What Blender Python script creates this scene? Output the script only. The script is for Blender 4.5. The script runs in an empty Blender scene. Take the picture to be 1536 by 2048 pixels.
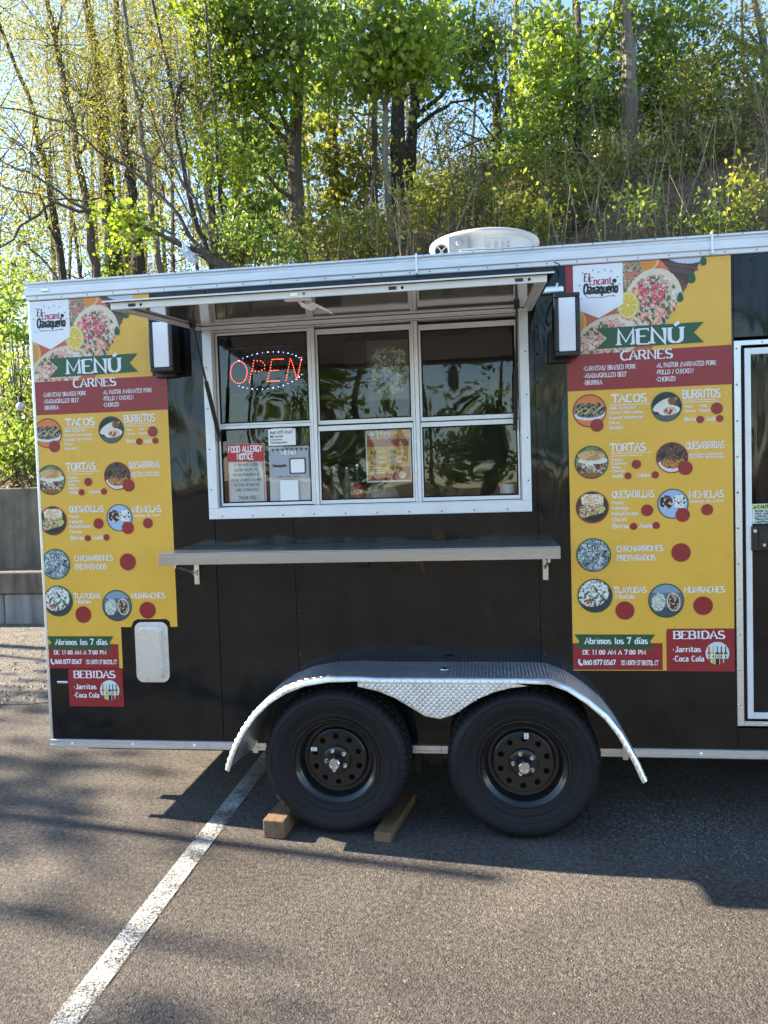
import bpy, math, random
import numpy as np
from mathutils import Vector, Matrix

rng = np.random.default_rng(7)
random.seed(7)
SC = bpy.context.scene
COL = SC.collection

# ------------------------------------------------------------------ camera
YAW, PITCH, ROLL, FPX = -0.1345, -0.0465, -0.0314, 1528.7
CAM = np.array([0.0, -3.6522, 1.6598])
def _basis():
    cy, sy, cp, sp = math.cos(YAW), math.sin(YAW), math.cos(PITCH), math.sin(PITCH)
    f = np.array([sy*cp, cy*cp, sp]); r = np.array([cy, -sy, 0.0]); u = np.cross(r, f)
    cr, sr = math.cos(ROLL), math.sin(ROLL)
    return cr*r+sr*u, -sr*r+cr*u, f
_R, _U, _F = _basis()
def at(px, py, Y):
    """point of the vertical plane y=Y seen at that place of the survey photo"""
    d = _F + _R*(px-768)/FPX - _U*(py-1024)/FPX
    return CAM + d*((Y-CAM[1])/d[1])
cd = bpy.data.cameras.new('camera'); cam = bpy.data.objects.new('camera', cd); COL.objects.link(cam)
cam.matrix_world = Matrix(((_R[0], _U[0], -_F[0], CAM[0]), (_R[1], _U[1], -_F[1], CAM[1]), (_R[2], _U[2], -_F[2], CAM[2]), (0, 0, 0, 1)))
cd.sensor_fit = 'VERTICAL'; cd.sensor_height = 36; cd.lens = FPX*36/2048
cd.clip_start = 0.05; cd.clip_end = 1500
SC.camera = cam

# ------------------------------------------------------------------ light
SUN = Vector((1.80, -0.312, -1.0)).normalized()          # direction the light travels
ELEV = math.asin(-SUN.z); AZ = math.atan2(-SUN.x, -SUN.y)  # azimuth of the sun from +Y towards +X
w = bpy.data.worlds.new('World'); SC.world = w; w.use_nodes = True
nt = w.node_tree; bg = nt.nodes['Background']
sky = nt.nodes.new('ShaderNodeTexSky'); sky.sky_type = 'NISHITA'; sky.sun_disc = False
sky.sun_elevation = ELEV; sky.sun_rotation = AZ; sky.air_density = 1.0; sky.dust_density = .1; sky.ozone_density = 2.6
nt.links.new(sky.outputs[0], bg.inputs[0]); bg.inputs[1].default_value = 0.10
sl = bpy.data.lights.new('sun', 'SUN'); sl.energy = 5.0; sl.angle = math.radians(0.55); sl.color = (1.0, 0.87, 0.68)
so = bpy.data.objects.new('sun', sl); COL.objects.link(so)
so.rotation_euler = SUN.to_track_quat('-Z', 'Y').to_euler(); so.location = (-20, 4, 15)
SC.view_settings.view_transform = 'Standard'; SC.view_settings.look = 'None'
SC.view_settings.gamma = 1; SC.view_settings.use_curve_mapping = False
SC.view_settings.exposure = 2.3
SC.cycles.max_bounces = 8; SC.cycles.transparent_max_bounces = 12

# ------------------------------------------------------------------ materials
def _new(name):
    m = bpy.data.materials.new(name); m.use_nodes = True
    return m, m.node_tree, m.node_tree.nodes['Principled BSDF']
def N(nt, t, **kw):
    n = nt.nodes.new(t)
    for k, v in kw.items():
        if k in n.inputs: n.inputs[k].default_value = v
        else: setattr(n, k, v)
    return n
def coords(nt, scale=(1, 1, 1), src='Object'):
    tc = nt.nodes.new('ShaderNodeTexCoord'); mp = nt.nodes.new('ShaderNodeMapping')
    mp.inputs['Scale'].default_value = scale
    nt.links.new(tc.outputs[src], mp.inputs[0]); return mp.outputs[0]
def ramp(nt, fac, stops):
    r = nt.nodes.new('ShaderNodeValToRGB'); e = r.color_ramp.elements
    while len(e) < len(stops): e.new(0.5)
    for i, (p, c) in enumerate(stops):
        e[i].position = p; e[i].color = (*c, 1) if len(c) == 3 else c
    nt.links.new(fac, r.inputs[0]); return r.outputs[0]
def bump(nt, p, h, dist, strength=1.0, prev=None):
    b = nt.nodes.new('ShaderNodeBump'); b.inputs['Distance'].default_value = dist; b.inputs['Strength'].default_value = strength
    nt.links.new(h, b.inputs['Height'])
    if prev is not None: nt.links.new(prev, b.inputs['Normal'])
    if p is not None: nt.links.new(b.outputs[0], p.inputs['Normal'])
    return b.outputs[0]
def mat(name, col, rough=.5, metal=0.0, var=.12, vscale=8, bscale=0, bdist=.001, stretch=(1, 1, 1), spec=.5, rvar=.1):
    m, nt, p = _new(name)
    p.inputs['Metallic'].default_value = metal; p.inputs['Specular IOR Level'].default_value = spec
    co = coords(nt, stretch)
    n = N(nt, 'ShaderNodeTexNoise', Scale=vscale, Detail=5.0, Roughness=.6); nt.links.new(co, n.inputs[0])
    lo = tuple(c*(1-var) for c in col); hi = tuple(min(1, c*(1+var)) for c in col)
    nt.links.new(ramp(nt, n.outputs[0], [(.3, lo), (.7, hi)]), p.inputs['Base Color'])
    a, b = max(.02, rough-rvar*rough), min(1, rough+rvar*rough)
    nt.links.new(ramp(nt, n.outputs[0], [(.3, (a, a, a)), (.7, (b, b, b))]), p.inputs['Roughness'])
    if bscale:
        n2 = N(nt, 'ShaderNodeTexNoise', Scale=bscale, Detail=3.0); nt.links.new(co, n2.inputs[0])
        bump(nt, p, n2.outputs[0], bdist)
    return m
def emis(name, col, s):
    m, nt, p = _new(name); p.inputs['Base Color'].default_value = (*[c*.5 for c in col], 1)
    p.inputs['Emission Color'].default_value = (*col, 1); p.inputs['Emission Strength'].default_value = s
    return m

M = {}
def make_skin():
    m, nt, p = _new('black_gloss_sheet'); p.inputs['Roughness'].default_value = .07; p.inputs['Specular IOR Level'].default_value = .38
    co = coords(nt)
    n = N(nt, 'ShaderNodeTexNoise', Scale=1.6, Detail=1.0); nt.links.new(co, n.inputs[0])
    co2 = coords(nt, (3.2, 1, .9))
    n2 = N(nt, 'ShaderNodeTexNoise', Scale=1.4, Detail=1.0, Distortion=.8); nt.links.new(co2, n2.inputs[0])
    b1 = bump(nt, None, n.outputs[0], .05, .75)
    bump(nt, p, n2.outputs[0], .022, .5, b1)
    d = N(nt, 'ShaderNodeTexNoise', Scale=5, Detail=6.0); nt.links.new(co, d.inputs[0])
    nt.links.new(ramp(nt, d.outputs[0], [(.35, (.006, .006, .006)), (.75, (.013, .013, .013))]), p.inputs['Base Color'])
    nt.links.new(ramp(nt, d.outputs[0], [(.35, (.035,)*3), (.75, (.13,)*3)]), p.inputs['Roughness'])
    return m
M['skin'] = make_skin()
M['alu'] = mat('brushed_aluminium', (.74, .76, .78), .32, .85, .10, 30, 60, .0004, (1, 1, 8))
M['railpaint'] = mat('weathered_white_aluminium', (.70, .73, .77), .38, .35, .10, 14, 0, 0, (.4, 1, 4))
M['frame'] = mat('white_window_aluminium', (.72, .74, .76), .35, .25, .06, 10)
M['underside'] = mat('flap_underside', (.62, .61, .60), .07, .85, .06, 3, 1.5, .002)
M['steel'] = mat('stainless_steel', (.44, .46, .49), .22, .95, .10, 10, 220, .0002, (.05, 1, 1))
M['tread'] = mat('tread_plate', (.76, .78, .81), .31, .95, .12, 20, 40, .0004)
M['black'] = mat('black_plastic', (.012, .012, .014), .35, 0, .2, 20)
M['rubber'] = mat('tyre_rubber', (.0085, .0085, .011), .6, 0, .25, 18, 120, .0006, spec=.28)
M['rim'] = mat('black_rim_paint', (.012, .012, .013), .20, 0, .2, 12)
M['chrome'] = mat('bright_metal', (.7, .7, .7), .2, 1.0, .1, 20)
M['hole'] = mat('deep_black', (.004, .004, .004), .9)
M['chassis'] = mat('chassis_paint', (.010, .010, .011), .5, 0, .3, 12)
M['lens'] = mat('white_lens', (.80, .82, .84), .3, 0, .03, 3)
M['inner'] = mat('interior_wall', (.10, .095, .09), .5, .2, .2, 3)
M['white_metal'] = mat('vent_white_paint', (.42, .42, .40), .4, 0, .06, 6)
M['print_yellow'] = mat('print_yellow', (.76, .435, .055), .30, 0, .05, 2.0, 3.0, .004, rvar=.3)
M['print_red'] = mat('print_red', (.285, .020, .026), .28, 0, .06, 2.0, 3.0, .004)
M['print_green'] = mat('print_green', (.018, .085, .035), .30, 0, .06, 2.0)
M['print_white'] = mat('print_white', (.80, .81, .82), .34, 0, .02, 3)
M['print_black'] = mat('print_black', (.02, .02, .022), .4)
M['print_crimson'] = mat('print_crimson', (.42, .03, .07), .4)
M['print_orange'] = mat('print_orange', (.75, .24, .07), .35, 0, .08, 9)
M['notice_red'] = mat('notice_red', (.46, .02, .03), .35, 0, .04, 4)
M['paper'] = mat('paper', (.86, .87, .90), .6, 0, .05, 6)
M['paper_grey'] = mat('grey_print', (.36, .39, .44), .5, 0, .06, 30)
M['wood'] = mat('old_timber', (.17, .10, .052), .75, 0, .45, 6, 60, .003, (6, .5, 6))
M['wood2'] = mat('timber_plank', (.17, .095, .048), .75, 0, .35, 6, 60, .002, (6, .5, 6))
M['rope'] = mat('black_wire', (.01, .01, .01), .5)
M['glassbulb'] = mat('bulb_glass', (.7, .7, .68), .1, 0, .02, 3)
M['led_red'] = emis('red_led', (1.0, .07, .035), 4.2)
M['led_blue'] = emis('blue_led', (.16, .22, 1.0), 3.0)
M['led_blue_white'] = emis('white_blue_led', (.4, .55, 1.0), 3.2)

def make_paint():          # colours painted on a fine mesh: printed photographs
    m, nt, p = _new('printed_photograph'); p.inputs['Roughness'].default_value = .35
    a = nt.nodes.new('ShaderNodeVertexColor'); a.layer_name = 'ink'
    nt.links.new(a.outputs[0], p.inputs['Base Color']); return m
M['photo'] = make_paint()
def make_glass():
    m = bpy.data.materials.new('window_glass'); m.use_nodes = True; nt = m.node_tree; nt.nodes.clear()
    out = nt.nodes.new('ShaderNodeOutputMaterial'); mix = nt.nodes.new('ShaderNodeMixShader')
    tr = nt.nodes.new('ShaderNodeBsdfTransparent'); tr.inputs[0].default_value = (.96, .97, .96, 1)
    gl = nt.nodes.new('ShaderNodeBsdfGlossy'); gl.inputs['Roughness'].default_value = .015; gl.inputs[0].default_value = (1, 1, 1, 1)
    fr = nt.nodes.new('ShaderNodeFresnel'); fr.inputs[0].default_value = 1.42
    co = coords(nt, (1, 1, 1))
    n = N(nt, 'ShaderNodeTexNoise', Scale=2.3, Detail=0.0, Distortion=.2); nt.links.new(co, n.inputs[0])
    b = nt.nodes.new('ShaderNodeBump'); b.inputs['Distance'].default_value = .05; b.inputs['Strength'].default_value = .20
    nt.links.new(n.outputs[0], b.inputs['Height'])
    nt.links.new(b.outputs[0], gl.inputs['Normal'])
    nt.links.new(fr.outputs[0], mix.inputs[0]); nt.links.new(tr.outputs[0], mix.inputs[1]); nt.links.new(gl.outputs[0], mix.inputs[2])
    nt.links.new(mix.outputs[0], out.inputs[0]); return m
M['glass'] = make_glass()

def make_asphalt():
    m, nt, p = _new('asphalt')
    co = coords(nt)
    big = N(nt, 'ShaderNodeTexNoise', Scale=1.1, Detail=7.0, Roughness=.62, Distortion=.6); nt.links.new(co, big.inputs[0])
    fine = N(nt, 'ShaderNodeTexVoronoi', Scale=150.0); nt.links.new(co, fine.inputs[0])
    mid = N(nt, 'ShaderNodeTexNoise', Scale=48, Detail=6.0, Roughness=.78); nt.links.new(co, mid.inputs[0])
    c1 = ramp(nt, big.outputs[0], [(.3, (.092, .077, .065)), (.42, (.120, .104, .091)), (.55, (.148, .129, .113)), (.72, (.205, .176, .150))])
    c2 = ramp(nt, mid.outputs[0], [(.36, (.42, .42, .43)), (.5, (1.0, 1.0, 1.0)), (.66, (1.5, 1.48, 1.42))])
    mx = N(nt, 'ShaderNodeMix', data_type='RGBA', blend_type='MULTIPLY'); mx.inputs[0].default_value = 1
    nt.links.new(c1, mx.inputs[6])
    sv = ramp(nt, fine.outputs['Color'], [(.15, (.70, .70, .71)), (.5, (.97, .97, .97)), (.85, (1.28, 1.27, 1.24))])
    mm = N(nt, 'ShaderNodeMix', data_type='RGBA', blend_type='MULTIPLY'); mm.inputs[0].default_value = 1
    nt.links.new(c2, mm.inputs[6]); nt.links.new(sv, mm.inputs[7]); nt.links.new(mm.outputs[2], mx.inputs[7])
    # pale stones in the aggregate
    st = ramp(nt, fine.outputs['Color'], [(.93, (0, 0, 0)), (.95, (1, 1, 1))])
    mx2 = N(nt, 'ShaderNodeMix', data_type='RGBA'); nt.links.new(st, mx2.inputs[0])
    nt.links.new(mx.outputs[2], mx2.inputs[6]); mx2.inputs[7].default_value = (.30, .28, .26, 1)
    nt.links.new(mx2.outputs[2], p.inputs['Base Color'])
    p.inputs['Roughness'].default_value = .85; p.inputs['Specular IOR Level'].default_value = .3
    b1 = bump(nt, None, mid.outputs[0], .020, 1.0)
    bump(nt, p, fine.outputs['Distance'], -.007, 1.0, b1)
    return m
M['asphalt'] = make_asphalt()
def make_line():
    m, nt, p = _new('worn_road_paint'); co = coords(nt)
    a = N(nt, 'ShaderNodeTexNoise', Scale=150, Detail=5.0, Roughness=.85); nt.links.new(co, a.inputs[0])
    b = N(nt, 'ShaderNodeTexNoise', Scale=6, Detail=3.0); nt.links.new(co, b.inputs[0])
    add = N(nt, 'ShaderNodeMath', operation='ADD'); nt.links.new(a.outputs[0], add.inputs[0]); sc_ = N(nt, 'ShaderNodeMath', operation='MULTIPLY'); nt.links.new(b.outputs[0], sc_.inputs[0]); sc_.inputs[1].default_value = .45; nt.links.new(sc_.outputs[0], add.inputs[1])
    nt.links.new(ramp(nt, add.outputs[0], [(.66, (0, 0, 0)), (.76, (1, 1, 1))]), p.inputs['Alpha'])
    nt.links.new(ramp(nt, a.outputs[0], [(.3, (.38, .37, .34)), (.7, (.62, .61, .57))]), p.inputs['Base Color'])
    p.inputs['Roughness'].default_value = .8
    bump(nt, p, a.outputs[0], .004)
    return m
M['line'] = make_line()
def ground_mat(name, stops, s1, s2, bd):
    m, nt, p = _new(name); co = coords(nt)
    a = N(nt, 'ShaderNodeTexNoise', Scale=s1, Detail=8.0, Roughness=.75); nt.links.new(co, a.inputs[0])
    v = N(nt, 'ShaderNodeTexVoronoi', Scale=s2); nt.links.new(co, v.inputs[0])
    nt.links.new(ramp(nt, a.outputs[0], stops), p.inputs['Base Color']); p.inputs['Roughness'].default_value = .95
    b = bump(nt, None, a.outputs[0], bd*3); bump(nt, p, v.outputs['Distance'], bd, 1, b); return m
M['gravel'] = ground_mat('gravel_ground', [(.3, (.07, .062, .05)), (.5, (.16, .14, .115)), (.7, (.28, .25, .20))], 14, 45, .014)
M['soil'] = ground_mat('leaf_litter', [(.3, (.08, .050, .024)), (.5, (.18, .118, .060)), (.7, (.32, .225, .125))], 5, 18, .05)
def make_conc(name, cols):
    m, nt, p = _new(name); co = coords(nt); co2 = coords(nt, (5, 5, .35))
    a = N(nt, 'ShaderNodeTexNoise', Scale=2.2, Detail=9.0, Roughness=.7); nt.links.new(co, a.inputs[0])
    s = N(nt, 'ShaderNodeTexNoise', Scale=1.5, Detail=4.0); nt.links.new(co2, s.inputs[0])
    c1 = ramp(nt, a.outputs[0], [(.3, cols[0]), (.7, cols[1])]); c2 = ramp(nt, s.outputs[0], [(.35, (.55,)*3), (.6, (1.05,)*3)])
    mx = N(nt, 'ShaderNodeMix', data_type='RGBA', blend_type='MULTIPLY'); mx.inputs[0].default_value = 1
    nt.links.new(c1, mx.inputs[6]); nt.links.new(c2, mx.inputs[7]); nt.links.new(mx.outputs[2], p.inputs['Base Color'])
    p.inputs['Roughness'].default_value = .9
    f = N(nt, 'ShaderNodeTexNoise', Scale=30, Detail=6.0, Roughness=.7); nt.links.new(co, f.inputs[0])
    bump(nt, p, f.outputs[0], .02); return m
M['conc'] = make_conc('stained_concrete', ((.13, .105, .075), (.26, .21, .155)))
M['block'] = make_conc('rough_block', ((.20, .195, .185), (.34, .33, .31)))
def make_bark(name, a, b):
    m, nt, p = _new(name); co = coords(nt, (9, 9, 1.2))
    n = N(nt, 'ShaderNodeTexNoise', Scale=2.2, Detail=6.0, Roughness=.7, Distortion=.4); nt.links.new(co, n.inputs[0])
    co3 = coords(nt); n3 = N(nt, 'ShaderNodeTexNoise', Scale=1.3, Detail=3.0); nt.links.new(co3, n3.inputs[0])
    c = ramp(nt, n.outputs[0], [(.3, a), (.7, b)])
    mx = N(nt, 'ShaderNodeMix', data_type='RGBA', blend_type='MULTIPLY'); mx.inputs[0].default_value = 1
    nt.links.new(c, mx.inputs[6]); nt.links.new(ramp(nt, n3.outputs[0], [(.3, (.7, .7, .7)), (.7, (1.15, 1.15, 1.1))]), mx.inputs[7])
    nt.links.new(mx.outputs[2], p.inputs['Base Color']); p.inputs['Roughness'].default_value = .9
    bump(nt, p, n.outputs[0], .05); return m
M['bark'] = make_bark('brown_bark', (.045, .034, .026), (.15, .12, .09))
M['bark_pale'] = make_bark('grey_bark', (.09, .075, .06), (.24, .21, .17))
M['bark_dark'] = make_bark('dark_bark', (.025, .02, .016), (.085, .068, .05))
M['stem'] = make_bark('dry_stems', (.18, .13, .08), (.42, .34, .23))
def make_leaf(name, lo, mid, hi, trans):
    m = bpy.data.materials.new(name); m.use_nodes = True; nt = m.node_tree; nt.nodes.clear()
    out = nt.nodes.new('ShaderNodeOutputMaterial'); g = nt.nodes.new('ShaderNodeNewGeometry')
    col = ramp(nt, g.outputs['Random Per Island'], [(0, lo), (.5, mid), (1, hi)])
    d = nt.nodes.new('ShaderNodeBsdfPrincipled'); d.inputs['Roughness'].default_value = .5; nt.links.new(col, d.inputs['Base Color'])
    t = nt.nodes.new('ShaderNodeBsdfTranslucent')
    mx = N(nt, 'ShaderNodeMix', data_type='RGBA', blend_type='MULTIPLY'); mx.inputs[0].default_value = 1
    nt.links.new(col, mx.inputs[6]); mx.inputs[7].default_value = (*trans, 1); nt.links.new(mx.outputs[2], t.inputs[0])
    ms = nt.nodes.new('ShaderNodeMixShader'); ms.inputs[0].default_value = .5
    nt.links.new(d.outputs[0], ms.inputs[1]); nt.links.new(t.outputs[0], ms.inputs[2]); nt.links.new(ms.outputs[0], out.inputs[0])
    return m
M['leaf'] = make_leaf('maple_leaves', (.065, .110, .022), (.115, .165, .032), (.19, .23, .05), (2.2, 2.25, 1.5))
M['leaf_b'] = make_leaf('bright_maple_leaves', (.10, .15, .016), (.165, .215, .024), (.25, .28, .042), (2.3, 2.4, 1.4))
M['leaf_y'] = make_leaf('young_yellow_leaves', (.085, .092, .018), (.145, .145, .030), (.22, .20, .055), (1.9, 1.9, 1.2))
M['leaf_o'] = make_leaf('olive_leaves', (.085, .10, .018), (.155, .16, .028), (.24, .24, .048), (2.2, 2.2, 1.4))
M['leaf_d'] = make_leaf('dead_leaves', (.12, .08, .045), (.22, .155, .09), (.36, .27, .17), (1.0, 1.0, 1.0))

# ------------------------------------------------------------------ object helpers
ORG = {}
def tag(o, label=None, cat=None, group=None, kind=None):
    if label: o['label'] = label
    if cat: o['category'] = cat
    if group: o['group'] = group
    if kind: o['kind'] = kind
    return o
def thing(name, loc, label, cat, group=None):
    o = bpy.data.objects.new(name, None); COL.objects.link(o); o.location = loc; o.empty_display_size = .1
    ORG[o.name] = np.array(loc, float)
    return tag(o, label, cat, group)
def link(name, me, m, parent=None):
    o = bpy.data.objects.new(name, me); COL.objects.link(o)
    if m is not None and not me.materials: me.materials.append(m)
    if parent is not None:
        o.parent = parent
    ORG[o.name] = ORG.get(parent.name, np.zeros(3)) if parent is not None else np.zeros(3)
    return o
class MB:
    def __init__(s): s.v = []; s.f = []; s.xf = None
    def add(s, vs, fs):
        b = len(s.v)
        s.v += [tuple(map(float, p)) for p in vs]; s.f += [tuple(b+i for i in f) for f in fs]; return s
    def box(s, x0, x1, y0, y1, z0, z1):
        return s.add([(x0, y0, z0), (x1, y0, z0), (x1, y1, z0), (x0, y1, z0), (x0, y0, z1), (x1, y0, z1), (x1, y1, z1), (x0, y1, z1)],
                     [(0, 3, 2, 1), (4, 5, 6, 7), (0, 1, 5, 4), (1, 2, 6, 5), (2, 3, 7, 6), (3, 0, 4, 7)])
    def tube(s, pts, r, n=8, r1=None, caps=True):
        pts = [np.array(p, float) for p in pts]; k = len(pts); r1 = r if r1 is None else r1
        b = len(s.v); prev = None
        for i, p in enumerate(pts):
            d = pts[min(i+1, k-1)]-pts[max(i-1, 0)]; d /= (np.linalg.norm(d)+1e-9)
            a = np.array([0, 0, 1.]) if abs(d[2]) < .9 else np.array([1., 0, 0])
            if prev is not None: a = prev
            x = a-d*np.dot(a, d); x /= (np.linalg.norm(x)+1e-9); y = np.cross(d, x); prev = x
            rr = r+(r1-r)*i/max(1, k-1)
            for j in range(n):
                t = 2*math.pi*j/n; s.v.append(tuple(p+rr*(math.cos(t)*x+math.sin(t)*y)))
        for i in range(k-1):
            for j in range(n):
                j2 = (j+1) % n; s.f.append((b+i*n+j, b+i*n+j2, b+(i+1)*n+j2, b+(i+1)*n+j))
        if caps: s.f.append(tuple(b+j for j in range(n))[::-1]); s.f.append(tuple(b+(k-1)*n+j for j in range(n)))
        return s
    def lathe(s, prof, c, axis='y', n=48, radf=None):
        """prof: list of (along, radius)"""
        b = len(s.v)
        for i, (a, r) in enumerate(prof):
            for j in range(n):
                t = 2*math.pi*j/n; rr = r if radf is None else radf(i, j, r)
                u, v = rr*math.cos(t), rr*math.sin(t)
                s.v.append((c[0]+u, c[1]+a, c[2]+v) if axis == 'y' else (c[0]+u, c[1]+v, c[2]+a) if axis == 'z' else (c[0]+a, c[1]+u, c[2]+v))
        for i in range(len(prof)-1):
            for j in range(n):
                j2 = (j+1) % n; s.f.append((b+i*n+j, b+(i+1)*n+j, b+(i+1)*n+j2, b+i*n+j2))
        return s
    def poly(s, xz, y, y2=None):
        n = len(xz)
        if y2 is None: return s.add([(x, y, z) for x, z in xz], [tuple(range(n))])
        vs = [(x, y, z) for x, z in xz]+[(x, y2, z) for x, z in xz]
        fs = [tuple(range(n)), tuple(range(2*n-1, n-1, -1))]+[(i, (i+1) % n, n+(i+1) % n, n+i) for i in range(n)]
        return s.add(vs, fs)
    def disc(s, cx, cz, r, y, y2=None, n=28, rz=None):
        rz = rz or r
        return s.poly([(cx+r*math.cos(2*math.pi*i/n), cz+rz*math.sin(2*math.pi*i/n)) for i in range(n)], y, y2)
    def ring(s, cx, cz, r0, r1, y, n=36):
        b = len(s.v)
        for r in (r0, r1):
            for i in range(n): s.v.append((cx+r*math.cos(2*math.pi*i/n), y, cz+r*math.sin(2*math.pi*i/n)))
        for i in range(n): s.f.append((b+i, b+(i+1) % n, b+n+(i+1) % n, b+n+i))
        return s
    def screw(s, x, z, y, r=.004, h=.003):
        n = 6; b = len(s.v)
        for i in range(n): s.v.append((x+r*math.cos(i*1.047), y, z+r*math.sin(i*1.047)))
        s.v.append((x, y-h, z))
        for i in range(n): s.f.append((b+i, b+(i+1) % n, b+n))
        return s
    def turn(s, c, rz=0, rx=0, ry=0, i0=0):
        R = Matrix.Rotation(rz, 3, 'Z') @ Matrix.Rotation(ry, 3, 'Y') @ Matrix.Rotation(rx, 3, 'X'); c = Vector(c)
        for i in range(i0, len(s.v)): s.v[i] = tuple(c+R @ (Vector(s.v[i])-c))
        return s
    def build(s, name, m, parent=None, bev=0, smooth=False, label=None, kind=None, seg=2):
        o0 = ORG.get(parent.name, np.zeros(3)) if parent is not None else np.zeros(3)
        me = bpy.data.meshes.new(name); me.from_pydata([tuple(np.array(v)-o0) for v in s.v], [], s.f); me.update()
        o = link(name, me, m, parent)
        if smooth:
            me.polygons.foreach_set('use_smooth', [True]*len(me.polygons))
            try: me.set_sharp_from_angle(angle=math.radians(38))
            except Exception: pass
        if bev:
            md = o.modifiers.new('bevel', 'BEVEL'); md.width = bev; md.segments = seg; md.limit_method = 'ANGLE'
        if label: o['label'] = label
        if name in ('screw_row', 'twigs', 'fine_print', 'rivet'): kind = 'stuff'
        if kind: o['kind'] = kind
        return o
def np_mesh(name, V, loops_per_face, parent=None, m=None, kind=None, smooth=False, V0=None):
    """V: (F*k,3) unshared face corners"""
    o0 = ORG.get(parent.name, np.zeros(3)) if parent is not None else np.zeros(3)
    V = (V-o0).astype(np.float32); k = loops_per_face; n = len(V)//k
    me = bpy.data.meshes.new(name)
    me.vertices.add(len(V)); me.vertices.foreach_set('co', V.ravel())
    me.loops.add(len(V)); me.loops.foreach_set('vertex_index', np.arange(len(V), dtype=np.int32))
    me.polygons.add(n); me.polygons.foreach_set('loop_start', np.arange(0, len(V), k, dtype=np.int32))
    try: me.polygons.foreach_set('loop_total', np.full(n, k, dtype=np.int32))
    except Exception: pass
    me.update(calc_edges=True)
    o = link(name, me, m, parent)
    if kind: o['kind'] = kind
    return o

# ------------------------------------------------------------------ noise for printed photographs
def vnoise(x, y, seed=0):
    xi = np.floor(x).astype(int); yi = np.floor(y).astype(int); fx = x-xi; fy = y-yi
    fx = fx*fx*(3-2*fx); fy = fy*fy*(3-2*fy)
    def h(a, b):
        n = (a*374761393+b*668265263+seed*974711) & 0x7fffffff
        n = ((n ^ (n >> 13))*1274126177) & 0x7fffffff
        return (n & 0xffff)/65535.0
    return (h(xi, yi)*(1-fx)+h(xi+1, yi)*fx)*(1-fy)+(h(xi, yi+1)*(1-fx)+h(xi+1, yi+1)*fx)*fy
def fbm(x, y, seed=0): return .6*vnoise(x, y, seed)+.4*vnoise(x*2.3+5, y*2.3+9, seed+3)
def srgb(r, g, b): return np.array([((c/255)/12.92 if c < 10 else (((c/255)+.055)/1.055)**2.4) for c in (r, g, b)])
def put(img, mask, c): img[mask] = c
def ell(u, v, cx, cy, rx, ry, a=0):
    c, s = math.cos(a), math.sin(a); du, dv = u-cx, v-cy
    return ((du*c+dv*s)/rx)**2+((-du*s+dv*c)/ry)**2 < 1
def mottle(img, mask, u, v, cols, sc, seed):
    n = fbm(u*sc, v*sc, seed); n = (n-n.min())/(n.max()-n.min()+1e-9)
    idx = np.clip((np.argsort(np.argsort(n.ravel())).reshape(n.shape)/n.size*len(cols)).astype(int), 0, len(cols)-1)
    for i, c in enumerate(cols): img[mask & (idx == i)] = c
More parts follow.
